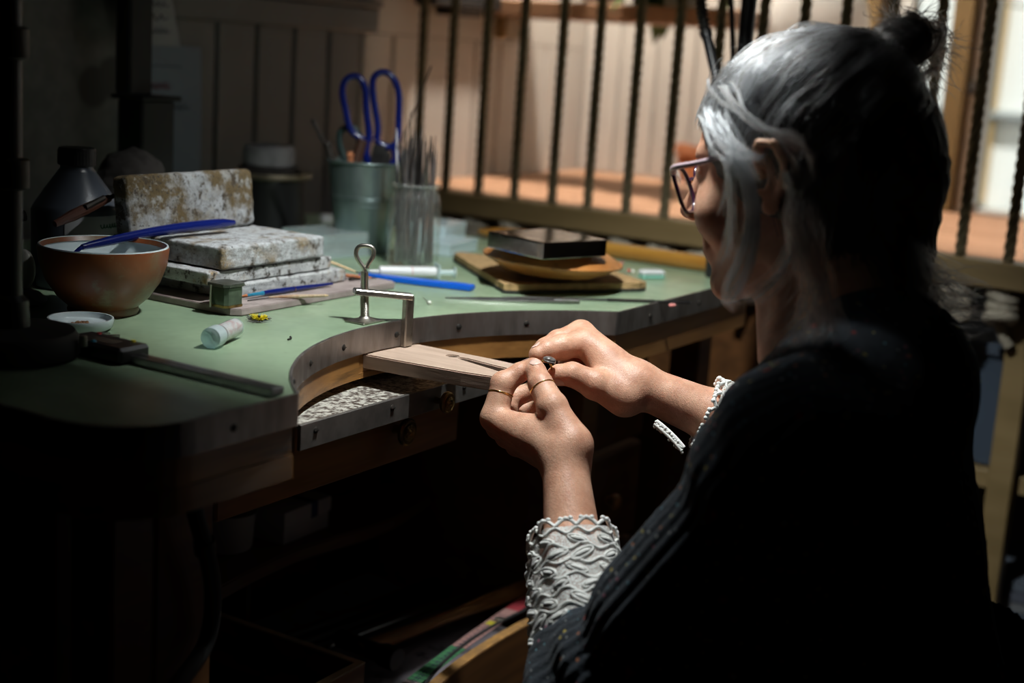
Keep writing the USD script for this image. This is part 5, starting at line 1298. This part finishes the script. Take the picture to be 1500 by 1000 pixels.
def joined(parts):
    try:
        ms = [man(*p) for p in parts]
        if any(m.status() != manifold3d.Error.NoError or m.volume() <= 0 for m in ms): raise ValueError([str(m.status()) for m in ms])
        u = manifold3d.Manifold.batch_boolean(ms, manifold3d.OpType.Add); r = u.to_mesh()
        return trimesh.Trimesh(r.vert_properties[:, :3], r.tri_verts, process=False)
    except Exception as ex:
        print("body union fell back to joining:", ex)
        return cat_([trimesh.Trimesh(*p, process=False) for p in parts])
part(woman, "body", joined([(hV, hF), (lV, lF), (rV, rF), (bV, bF)]), M_skin, True)
# fingernails
def nail(fn, tip, prev, out, r, name="fingernail", ln=.0052, wd=.0048, back=.004):
    "a thin curved plate laid onto the fingertip's surface"
    d = tip-prev; d /= np.linalg.norm(d); o = out-d*(out@d); o /= np.linalg.norm(o); s = np.cross(d, o)
    c = tip-d*back+o*(r-.0002)
    u, v = np.meshgrid(np.linspace(-1, 1, 9), np.linspace(-1, 1, 9)); u, v = u.ravel(), v.ravel()
    k = np.sqrt(np.maximum(1-.5*v*v, 0)); uu = u*wd*k; 
    top = c+np.outer(v*ln*np.sqrt(np.maximum(1-.35*u*u, 0)), d)+np.outer(uu, s)
    for _ in range(8):
        f = fn(top.astype(F32)).astype(float); top = top+np.outer(np.clip(.00035-np.abs(np.maximum(np.abs(u), np.abs(v))-0)**4*.0003-f, -.002, .002), o)
    i = np.arange(81).reshape(9, 9); q = np.stack([i[:-1, :-1], i[:-1, 1:], i[1:, 1:], i[1:, :-1]], -1).reshape(-1, 4)
    m = (np.vstack([top+o*.0004, top-o*.0010]), np.vstack([q, q[:, ::-1]+81]))
    part(woman, name, m, M_nail, True)
nail(lf, LH["thumb"][4][0], LH["thumb"][2][0], -FWD*.8+UP*.6-RIGHT*.05, .0103, ln=.0062, wd=.0056, back=.0035)
nail(rf, RH["thumb"][4][0], RH["thumb"][2][0], -FWD*.6-UP*.8-RIGHT*.2, .0108, ln=.0066, wd=.0058, back=.003)
nail(rf, RH["index"][3][0], RH["index"][2][0], -RIGHT*.8+UP*.1-FWD*.3, .0098, ln=.005, wd=.005, back=.001)
nail(lf, LH["index"][3][0], LH["index"][2][0], UP+FWD*.5, .0074)

# cardigan: ribbed dark knit, covers torso and upper arms down past the elbows
aL = (L_el-L_sh); aL /= np.linalg.norm(aL); aR = (R_el-R_sh); aR /= np.linalg.norm(aR)
def ribs(p, a, ax, nrib, amp):
    q = p-a.astype(F32); x, y, _ = basis(ax); u = q@x.astype(F32); v = q@y.astype(F32)
    return amp*np.cos(np.arctan2(v, u)*nrib)
fL = (L_wr-L_el)/np.linalg.norm(L_wr-L_el); fR = (R_wr-R_el)/np.linalg.norm(R_wr-R_el)
def card_field(p):
    t = torso_core(p, .014)
    q = p-np.array([.012, -.39, .8], F32); t = t+.0016*np.cos(np.arctan2(q[..., 1], q[..., 0])*46)*np.clip((1.02-p[..., 2])*6, 0, 1)
    a = s_cone(p, L_sh, L_el, .064, .055)
    s = (p-L_sh.astype(F32))@aL.astype(F32)
    a = a+ribs(p, L_sh, aL, 30, .0018)+.0035*np.sin(s*70+2.5*np.sin(s*23))
    a = smin(a, s_cone(p, L_el, L_el+fL*.045, .052, .048)+.001*np.cos(((p-L_el.astype(F32))@fL.astype(F32))*600), .02)
    b = s_cone(p, R_sh, R_el, .064, .056)+ribs(p, R_sh, aR, 30, .0016)
    b = smin(b, s_cone(p, R_el, R_el+fR*.05, .054, .050), .02)
    d = smin(smin(t, a, .035), b, .035)
    # collar standing around the neck
    nb = np.array([.012, -.385, .950]); nd = H2W((0, -.01, -.07))-nb; nd /= np.linalg.norm(nd)
    c = s_cone(p, nb-nd*.03, nb+nd*.014, .074, .062)
    d = smin(d, c, .02)
    d = smax(d, -s_cone(p, nb-nd*.01+[0, .01, 0], nb+nd*.12+[0, .012, 0], .052, .060), .006)
    return d
cV, cF = surface_nets(card_field, (-.30, -.70, .50), (.36, -.12, 1.06), .0038)
M_card = mat("floral_knit", (.020, .025, .031), (.036, .045, .056), 40, rough=1, bump=.9, bscale=420, bdist=.0015, sheen=.08, spec=.2,
    spotty=[((.05, .085, .095), 22, .62, .70), ((.09, .03, .04), 30, .68, .73)],
    speck=[((.38, .30, .07), 62, .13), ((.30, .31, .30), 75, .12), ((.34, .13, .06), 56, .12), ((.10, .22, .26), 90, .14), ((.20, .06, .09), 66, .13), ((.30, .03, .02), 24, .10)])
part(woman, "cardigan", (cV, cF), M_card, True)
# big printed flowers near the collar
# lace sleeves
M_lace = mat("lace_thread", (.80, .80, .77), (.72, .72, .69), 60, rough=.9, bump=.5, bscale=900, bdist=.0008, sheen=.1)
usdkit.material(stage, LOOK+"lace_net", {
    "tc": ("texture_coordinate", {}), "v": ("voronoi_texture", {"scale": 620.0, "feature": "distance_to_edge"}), "r": ("rgb_ramp", {"ramp": [(0, (1, 1, 1)), (.16, (1, 1, 1)), (.22, (0, 0, 0)), (1, (0, 0, 0))]}),
    "d": ("diffuse_bsdf", {"color": (.74, .73, .70)}), "t": ("transparent_bsdf", {}), "m": ("mix_closure", {})},
    [("tc.object", "v.vector"), ("v.distance", "r.fac"), ("r.color", "m.fac"), ("t.BSDF", "m.closure1"), ("d.BSDF", "m.closure2")], "m.closure")
def lace_sleeve(a, b, ra, rb, name, seed, lean=None, rows=6):
    "bell of net from b (edge, radius rb) back to a, with raised thread motifs and a scalloped edge"
    ax = b-a; Ls = np.linalg.norm(ax); ax = ax/Ls
    x, y, _ = basis(ax); rg = np.random.default_rng(seed)
    def S(th, t, h=0.0):
        th, t = np.asarray(th, float), np.asarray(t, float)
        fold = .0022*np.sin(th*5+3*t+seed)+.0012*np.sin(th*9+7*t)
        r = ra+(rb-ra)*t**1.3+fold*(.4+.6*t)+h
        return a+np.multiply.outer(t*Ls, ax)+np.multiply.outer(r*np.cos(th), x)+np.multiply.outer(r*np.sin(th), y)
    nT, nS = 120, 36
    T, U = np.meshgrid(np.linspace(0, 2*np.pi, nT+1), np.linspace(0, 1, nS)); P = S(T.ravel(), U.ravel())
    i = np.arange((nT+1)*nS).reshape(nS, nT+1); q = np.stack([i[:-1, :-1], i[:-1, 1:], i[1:, 1:], i[1:, :-1]], -1).reshape(-1, 4)
    part(woman, name, (P, q), LOOK+"lace_net", True)
    rib = []
    n = 13
    for k in range(n):                                          # scallops along the edge
        t0, t1 = 2*np.pi*k/n, 2*np.pi*(k+1)/n; th = np.linspace(t0, t1, 13); 
        rib.append(tube(S(th, 1.0+.055*np.sin(np.linspace(0, np.pi, 13)), .0006), .0019, 6))
        for j in range(3): rib.append(ball(S(t0+(t1-t0)*(.25+.25*j), 1.055, .0008), .0024, 1))
        th = np.linspace(t0, t1, 9); rib.append(tube(S(th, .965+.02*np.cos(np.linspace(0, 2*np.pi, 9)), .0008), .0014, 6))
    for r_ in range(rows):                                       # rows of leaves, ovals and waving stems
        tc = .90-r_*.86/rows
        m = 9+(r_ % 2)
        for k in range(m):
            th0 = 2*np.pi*(k+.5*(r_ % 2)+rg.uniform(-.12, .12))/m; s = np.linspace(0, 2*np.pi, 17)[:-1]
            w, h = rg.uniform(.17, .26), rg.uniform(.020, .034); sk = rg.uniform(.5, 1.1)*(1 if r_ % 2 else -1)
            th = th0+w*np.cos(s); t = tc+h*np.sin(s)+sk*h*np.cos(s)
            rib.append(tube(S(th, t, .0008), rg.uniform(.0010, .0016), 6, closed=True))
            e = np.linspace(-.75, .75, 7); rib.append(tube(S(th0+w*e, tc+sk*h*e, .001), [.0006, .0018, .0024, .0022, .0024, .0018, .0006], 6))
        s = np.linspace(0, 2*np.pi, 90)[:-1]
        rib.append(tube(S(s, tc-.45*.86/rows+.022*np.sin(s*m+r_), .0006), .0013, 6, closed=True))
    part(woman, name+"_embroidery", cat_(rib), M_lace, 60)
cE = atd(832, 788, 1.345)
def on_arm(wr, el, t): return wr+(el-wr)*t
la0, la1 = on_arm(L_wr, L_el, .92), on_arm(L_wr, L_el, .36)
lace_sleeve(la0, la1, .046, .0405, "lace_cuff", 1, rows=8)
lace_sleeve(on_arm(R_wr, R_el, .80), on_arm(R_wr, R_el, .36), .044, .037, "lace_cuff", 2)
tb = [atd(959, 621, 1.40), atd(977, 636, 1.39), atd(999, 660, 1.38)]
part(woman, "lace_trim", cat_([tube(spline(tb, 14), [.002]*14, 8), tube(spline([p+UP*.003+RIGHT*.002 for p in tb], 14), .002, 8)]+[ball(p+UP*float(o), .0016, 1) for p, o in zip(spline(tb, 40), np.random.default_rng(3).uniform(-.0035, .005, 40))]), M_lace, 60)
# skirt / trousers over the legs, shoes, stool
def trouser(p):
    d = s_cone(p, (.01, -.43, .66), hip+[0, 0, -.02], .146, .160)
    for k, h, a in zip(KN, HJ, AN):
        d = smin(d, s_cone(p, h, k, .088, .066), .03); d = smin(d, s_cone(p, k, a+[0, 0, .03], .064, .052), .02)
    return d
tV, tF = surface_nets(trouser, (-.28, -.72, .06), (.34, .06, .72), .009)
part(woman, "trousers", (tV, tF), mat("dark_denim", (.02, .026, .04), (.03, .036, .05), 60, rough=.9, bump=.3, bscale=500), True)
for a in AN:
    def shoe(p, a=a): return smax(smin(s_cone(p, a+[0, -.02, -.052], a+[0, .125, -.062], .044, .036), s_cone(p, a, a+[0, 0, -.05], .042, .042), .02), .0015-p[..., 2], .004)
    sV, sF = surface_nets(shoe, a+[-.07, -.1, -.12], a+[.07, .2, .06], .006)
    part(woman, "shoe", (sV, sF), M_black, True)
st = thing("work_stool", "round black padded stool under the seated woman", "stool", None, (.01, -.46, 0))
part(st, "seat", lathe([(0, .375), (.17, .375), (.18, .385), (.18, .42), (.165, .437), (0, .44)], 40), M_black)
part(st, "column", rod((0, 0, .06), (0, 0, .375), .025, n=20), M_iron)
for k in range(5):
    a = k*2*np.pi/5+.3; part(st, "foot", tube([(0, 0, .07), (.14*math.cos(a), .14*math.sin(a), .05), (.24*math.cos(a), .24*math.sin(a), .013)], [.02, .016, .012], 10), M_iron)

# rings
def torus(c, n, R, r, seg=48):
    x, y, z = basis(n); t = np.linspace(0, 2*np.pi, seg+1)[:-1]
    return tube(np.asarray(c)+R*(np.cos(t)[:, None]*x+np.sin(t)[:, None]*y), r, 10, closed=True)
a, b = LH["thumb"][1][0], LH["thumb"][2][0]
rc = a+(b-a)*.82
solo("thumb_ring", torus(rc, b-a+(-FWD*.004), .0128, .0007), M_gold, "very thin gold ring worn on the thumb of the nearer hand", "ring", None, 60)
a, b = LH["index"][0][0], LH["index"][1][0]
solo("finger_ring", torus(a+(b-a)*.72, b-a, .0120, .0009), M_gold, "thin gold ring worn on the index finger of the nearer hand", "ring", None, 60)
gr = thing("gold_stone_ring", "gold ring with a dark oval stone held between the fingertips", "ring")
gc = atd(799, 541, 1.412); gn = -FWD*.75+RIGHT*.75+UP*.1
part(gr, "ring_band", torus(gc, gn, .0092, .0011), M_gold, 60)
sc_ = atd(805, 527, 1.412)
part(gr, "stone", frame_to(ball((0, 0, 0), 1, 3, (.0068, .005, .0036)), sc_, *(lambda z: (np.cross(z, FWD)/np.linalg.norm(np.cross(z, FWD)), np.cross(z, np.cross(z, FWD)/np.linalg.norm(np.cross(z, FWD))), z))((UP*.9+RIGHT*.25-FWD*.2)/np.linalg.norm(UP*.9+RIGHT*.25-FWD*.2))), M_stone, 60)
part(gr, "bezel", torus(sc_-UP*.0012, UP*.9+RIGHT*.25-FWD*.2, .0056, .0009), M_stone, 60)

# spectacles
gl = thing("spectacles", "dark-rimmed spectacles with a pale pink temple arm on the woman's nose", "spectacles")
M_rim = solid("plum_frame", (.03, .008, .025), .2, coat=.4)
M_arm = solid("pale_temple", (.52, .40, .44), .2, coat=.4)
GY = -.006
def lens_outline(sgn, n=40):
    t = np.linspace(0, 2*np.pi, n+1)[:-1]; c, s = np.cos(t), np.sin(t)
    X = .033+.0245*np.sign(c)*np.abs(c)**.75; Z = -.004+.0225*np.sign(s)*np.abs(s)**.72
    return np.c_[sgn*X, .112+GY-.010*(X/.06)**2+.25*(Z+.004), Z]
for sgn in (-1, 1):
    o = lens_outline(sgn); W = np.array([H2W(q) for q in o])
    part(gl, "rim", tube(W, .0019, 8, closed=True), M_rim, 60)
    ci = W.mean(0); v = np.vstack([W, [ci]]); k = np.arange(40); f = np.stack([k, (k+1) % 40, np.full(40, 40)], -1)
    off = H2W((0, .0008, 0))-H2W((0, 0, 0))
    part(gl, "lens", (np.vstack([v, v+off]), np.vstack([f[:, ::-1], f+41])), glassy("lens_glass", (.97, .94, .90), .02, .03) if sgn < 0 else LOOK+"lens_glass", False)
    arm = [H2W((sgn*x, y+(GY if y > .05 else 0), z+.004)) for x, y, z in ((.060, .104, .009), (.070, .099, .013), (.0755, .086, .0145), (.078, .04, .020), (.077, .006, .024), (.076, -.006, .016), (.076, -.016, -.004))]
    part(gl, "temple_arm", tube(spline(arm, 30), np.r_[np.linspace(.0030, .0022, 15), np.linspace(.0022, .0015, 15)], 10), M_arm if sgn < 0 else M_rim, 60, label="pale pink temple arm" if sgn < 0 else None)
    part(gl, "hinge_corner", tube([H2W((sgn*.056, .108+GY, .011)), H2W((sgn*.064, .103+GY, .015))], [.0022, .0030], 8), M_rim, 60)
part(gl, "bridge", tube(spline([H2W((-.010, .112+GY, .002)), H2W((0, .1145+GY, .005)), H2W((.010, .112+GY, .002))], 8), .0018, 8), M_rim, 60)
# ------------------------------------------------------------------ hair
def hair_mat(name, color, rough=.42):
    usdkit.material(stage, LOOK+name, {"h": ("principled_hair_bsdf", {"model": "Chiang", "parametrization": "Direct coloring", "color": color, "roughness": rough, "radial_roughness": .5, "ior": 1.5})}, [], "h.BSDF")
    return LOOK+name
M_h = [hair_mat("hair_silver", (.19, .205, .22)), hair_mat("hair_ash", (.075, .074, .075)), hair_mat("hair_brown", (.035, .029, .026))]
HEC, HER = np.array([0, -.017, .030]), np.array([.086, .117, .098])
def shell(d, k=1.0):
    d = d/np.linalg.norm(d, axis=-1, keepdims=True)
    r = 1/np.sqrt(((d/HER)**2).sum(-1, keepdims=True)); return HEC+d*r*k
strands = {0: [], 1: [], 2: []}
hr = np.random.default_rng(21)
def put(P, w, m): strands[m].append((np.array([H2W(q) for q in P]) if not isinstance(P, tuple) else P[0], w))
BC = atd(1326, 58, 1.24); BUN = W2H(BC.astype(F32)).astype(float)*.86                       # where the hair is gathered
def frizz(n, amp, f=3):
    t = np.linspace(0, 1, n); o = np.zeros((n, 3))
    for k in range(1, f+1): o += np.outer(np.sin(t*np.pi*k*1.7+hr.uniform(0, 6.28)), hr.normal(0, amp/k, 3))
    return o*np.minimum(1, t*4)[:, None]
# A: from the hairline, temples and sides swept back to the bun; in locks
nl = 230
bd = (BUN-HEC)/np.linalg.norm(BUN-HEC)
for i in range(nl):
    while True:
        d = hr.normal(0, 1, 3); d /= np.linalg.norm(d)
        if d[2] > -.35 and d[1] > -.75 and not (d[1] > .66 and d[2] < .28) and not (d[1] > .12 and d[2] < -.13) and d@bd < .93: break
    ln_ = hr.normal(0, .26); lift = hr.uniform(-.015, .06); sag = hr.uniform(0, .22)*(1 if d[2] < .5 else .3)
    wv = frizz(18, .0035)
    for s in range(34):
        dd = d+hr.normal(0, .055, 3); dd /= np.linalg.norm(dd)
        t = np.linspace(0, 1, 18)[:, None]; om = math.acos(np.clip(dd@bd, -1, 1))
        D = (np.sin((1-t)*om)*dd+np.sin(t*om)*bd)/math.sin(om)
        D = D-np.array([0, 0, 1.0])*sag*np.sin(t*np.pi)*.8
        k = .965+lift*np.sin(t*np.pi)+hr.uniform(-.03, .035)
        P = shell(D, k)+wv+frizz(18, .0016)
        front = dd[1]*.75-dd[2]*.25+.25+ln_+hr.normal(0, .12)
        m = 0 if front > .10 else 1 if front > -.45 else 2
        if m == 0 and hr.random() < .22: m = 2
        if m == 2 and hr.random() < .15: m = 1
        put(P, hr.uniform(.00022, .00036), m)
# B: hair at the back hanging to the nape, flicking outwards
for i in range(120):
    az = hr.uniform(rad(150), rad(390)); el = hr.uniform(-.25, .45)
    d = np.array([math.cos(az)*math.cos(el), math.sin(az)*math.cos(el), math.sin(el)])
    if d[1] > .1: continue
    endz = hr.uniform(-.175, -.115); flick = hr.uniform(-.01, .035); wv = frizz(18, .004)
    for s in range(30):
        dd = d+hr.normal(0, .05, 3); dd /= np.linalg.norm(dd)
        t = np.linspace(0, 1, 18); p0 = shell(dd, .97+hr.uniform(-.02, .05))
        pts = []
        zz = p0[2]+(endz+hr.uniform(-.025, .02)-p0[2])*t
        for k in range(18):
            z = zz[k]
            if z > -.02: q = shell(np.array([dd[0], dd[1], 0])*1.0+np.array([0, 0, (z-HEC[2])/.11]), 1.0)
            else:
                e = shell(np.array([dd[0], dd[1], -.5]), 1.0); u = (-.02-z)/.15
                rad_ = np.array([e[0], e[1]])-HEC[:2]; sc2 = 1-.28*min(u*1.6, 1)+flick*14*max(u-.55, 0)
                q = np.array([HEC[0]+rad_[0]*sc2, HEC[1]+rad_[1]*sc2, z])
            pts.append(q)
        P = np.array(pts)+wv+frizz(18, .0022)
        m = 2 if hr.random() < .62 else 1
        put(P, hr.uniform(.0002, .00034), m)
# C: loose locks in front of the ear and at the jaw: guide points in pixels and distance
def lock(g, n, spread, m_w, w=(.0002, .00036), end=1.6, fr=.0015):
    G = spline([atd(*q) for q in g], 16)
    for s in range(n):
        o = hr.normal(0, 1, 3)*spread; o2 = hr.normal(0, 1, 3)*spread*end
        t = np.linspace(0, 1, 16)[:, None]
        P = G+o*(1-t)+o2*t+frizz(16, fr)
        if hr.random() < .3: P = P[:hr.integers(10, 16)]
        put((P,), hr.uniform(*w), int(hr.choice(3, p=m_w)))
S_ = (.85, .15, 0)
def stringy(g, n, per, jit, m_w, spread=.0009, end=2.2):
    g = np.array(g, float)
    for i in range(n):
        j = np.zeros_like(g); sh = hr.normal(0, jit, 2)
        j[:, :2] = sh+hr.normal(0, jit*.35, (len(g), 2))*np.linspace(.2, 1, len(g))[:, None]; j[:, 2] = hr.normal(0, .004)
        cut = g+j; cut[-1, :2] += hr.normal(0, jit*1.2, 2)
        lock(cut, per, spread, m_w, end=end, fr=.0009)
lock2 = [([(1066, 220, 1.165), (1090, 268, 1.15), (1099, 320, 1.15), (1090, 368, 1.155), (1078, 402, 1.165)], 6, 3.4),
         ([(1060, 228, 1.17), (1072, 285, 1.16), (1070, 340, 1.165), (1060, 385, 1.175)], 4, 4),
         ([(1082, 232, 1.155), (1107, 295, 1.143), (1106, 350, 1.145), (1090, 405, 1.155), (1068, 440, 1.17)], 5, 3.4),
         ([(1075, 225, 1.16), (1098, 280, 1.148), (1096, 340, 1.15), (1074, 400, 1.165), (1066, 430, 1.17), (1085, 452, 1.17)], 4, 3.4),
         ([(1062, 235, 1.168), (1066, 275, 1.166), (1060, 320, 1.172)], 3, 4),
         ]
for g, n_, j_ in lock2: stringy(g, n_, 11, j_, S_)
for g in ([(1046, 150, 1.235), (1062, 190, 1.19), (1082, 222, 1.16), (1104, 238, 1.148)], [(1042, 172, 1.235), (1054, 205, 1.19), (1072, 228, 1.165), (1090, 250, 1.15)], [(1058, 130, 1.22), (1084, 165, 1.17), (1116, 192, 1.145), (1160, 214, 1.13), (1190, 250, 1.125)]):
    stringy(g, 9 if g[0][1] > 140 else 5, 12 if g[0][1] > 140 else 8, 7 if g[0][1] > 140 else 13, S_ if g[0][1] > 140 else (.35, .45, .2), end=1.2)
lock([(1150, 255, 1.13), (1165, 330, 1.125), (1150, 390, 1.13), (1120, 425, 1.145), (1095, 440, 1.16)], 40, .003, (.35, .5, .15))
lock([(1170, 300, 1.12), (1178, 380, 1.115), (1190, 430, 1.12), (1175, 470, 1.13), (1150, 500, 1.14)], 60, .006, (.05, .6, .35), fr=.003)
lock([(1190, 330, 1.12), (1195, 400, 1.115), (1205, 450, 1.12), (1205, 490, 1.125), (1165, 512, 1.14)], 60, .006, (.05, .6, .35), fr=.003)
# nape curls flicking out behind
for g in ([(1330, 330, 1.19), (1350, 385, 1.19), (1385, 410, 1.2), (1420, 430, 1.2)], [(1310, 350, 1.18), (1345, 405, 1.18), (1385, 445, 1.19), (1415, 440, 1.19)],
          [(1300, 360, 1.18), (1330, 420, 1.18), (1365, 465, 1.18), (1405, 470, 1.19)], [(1280, 370, 1.17), (1310, 430, 1.17), (1335, 475, 1.17), (1390, 485, 1.18)]):
    lock(g, 70, .007, (.0, .3, .7), fr=.003)
# wisps above the brow
lock([(1062, 130, 1.22), (1046, 150, 1.24), (1038, 172, 1.25), (1052, 190, 1.25)], 40, .004, S_)
lock([(1075, 95, 1.22), (1052, 118, 1.24), (1045, 140, 1.25), (1050, 165, 1.25)], 40, .004, (.6, .4, 0))
lock([(1050, 150, 1.24), (1034, 165, 1.25), (1028, 185, 1.26)], 8, .002, S_)
# D: the bun
BC = atd(1326, 62, 1.24)
for i in range(26):
    nrm = hr.normal(0, 1, 3); nrm /= np.linalg.norm(nrm); x, y, _ = basis(nrm); R_ = hr.uniform(.013, .024); ph = hr.uniform(0, 6.28); off = hr.normal(0, .006, 3)*[1, 1, .9]
    for s in range(26):
        t = np.linspace(ph, ph+hr.uniform(3, 6), 16); r = R_+hr.normal(0, .0018)
        P = BC+off+hr.normal(0, .0015, 3)+np.outer(r*np.cos(t), x)+np.outer(r*np.sin(t), y)*1.0
        put((P,), hr.uniform(.0002, .00034), 2 if hr.random() < .8 else 1)
for i in range(5):                                          # loose ends sticking out to the right and up
    e = [(1395, 85, 1.24), (1385, 115, 1.24), (1372, 20, 1.24), (1290, 10, 1.24), (1400, 60, 1.25)][i]
    lock([(1326, 62, 1.24), ((1326+e[0])/2, (62+e[1])/2-6, 1.24), e], 45, .004, (0, .35, .65), end=2.2, fr=.003)
bunb = H2W(BUN)
for s in range(160):
    P = spline([H2W(shell(bd+hr.normal(0, .16, 3), .97)), bunb*.5+BC*.5+hr.normal(0, .004, 3), BC+hr.normal(0, .008, 3)], 10); put((P,), .0003, 2 if hr.random() < .7 else 1)
# E: flyaways
for i in range(150):
    d = hr.normal(0, 1, 3); d[2] = abs(d[2])*.8-.2; d /= np.linalg.norm(d)
    if d[1] > .6 and d[2] < .4: continue
    P = shell(d+np.linspace(0, 1, 12)[:, None]*(bd-d)*hr.uniform(.2, .7), 1.0)*1.0+frizz(12, .006)*1.2; put(P, .00016, 1)
nm = ["silver_hair", "ash_hair", "brown_hair"]
for m in range(3):
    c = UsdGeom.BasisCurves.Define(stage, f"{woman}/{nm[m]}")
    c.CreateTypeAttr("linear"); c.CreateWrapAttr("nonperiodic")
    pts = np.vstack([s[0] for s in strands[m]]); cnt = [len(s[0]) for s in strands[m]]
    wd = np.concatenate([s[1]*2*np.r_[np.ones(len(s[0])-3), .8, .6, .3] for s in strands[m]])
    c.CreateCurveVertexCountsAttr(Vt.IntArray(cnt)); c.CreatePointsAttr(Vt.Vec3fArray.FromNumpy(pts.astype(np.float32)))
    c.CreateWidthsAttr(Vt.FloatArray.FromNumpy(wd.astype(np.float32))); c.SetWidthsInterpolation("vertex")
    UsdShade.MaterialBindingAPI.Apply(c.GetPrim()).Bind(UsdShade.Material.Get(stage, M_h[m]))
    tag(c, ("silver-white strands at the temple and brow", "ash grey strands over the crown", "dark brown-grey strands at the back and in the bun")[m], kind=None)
# hair body under the strands
def cap_field(pw):
    p = W2H(pw); m = p.copy(); m[..., 0] = np.abs(m[..., 0])
    d = s_ell(p, HEC, HER*.955)
    d = smin(d, s_cone(p, (0, -.085, -.01), (0, -.080, -.10), .052, .040), .04)
    d = smax(d, -s_ell(p, (0, .150, -.030), (.105, .115, .110)), .012)
    d = smax(d, -s_ell(m, (.092, .006, -.020), (.030, .034, .060)), .008)
    d = smin(d, s_ell(pw, BC, (.021, .021, .021))/HS, .012)
    d = smin(d, s_cone(pw, BC, bunb, .014, .022)/HS, .012)
    s = p[..., 1]*150+p[..., 2]*60
    d = d*F32(HS)
    return d+.0009*np.sin(s+5*np.sin(p[..., 2]*70))+.0006*np.sin(p[..., 0]*420+p[..., 2]*160)
pb = np.array([H2W((x, y, z)) for x in (-.10, .10) for y in (-.16, .12) for z in (-.15, .17)]+[BC+.04, BC-.04])
kV, kF = surface_nets(cap_field, pb.min(0), pb.max(0), .0028)
part(woman, "hair_mass", (kV, kF), mat("hair_mass", (.12, .112, .108), (.22, .215, .21), 30, rough=.6, stretch=(3, 1, 3), bump=.6, bscale=160, bdist=.002), True)
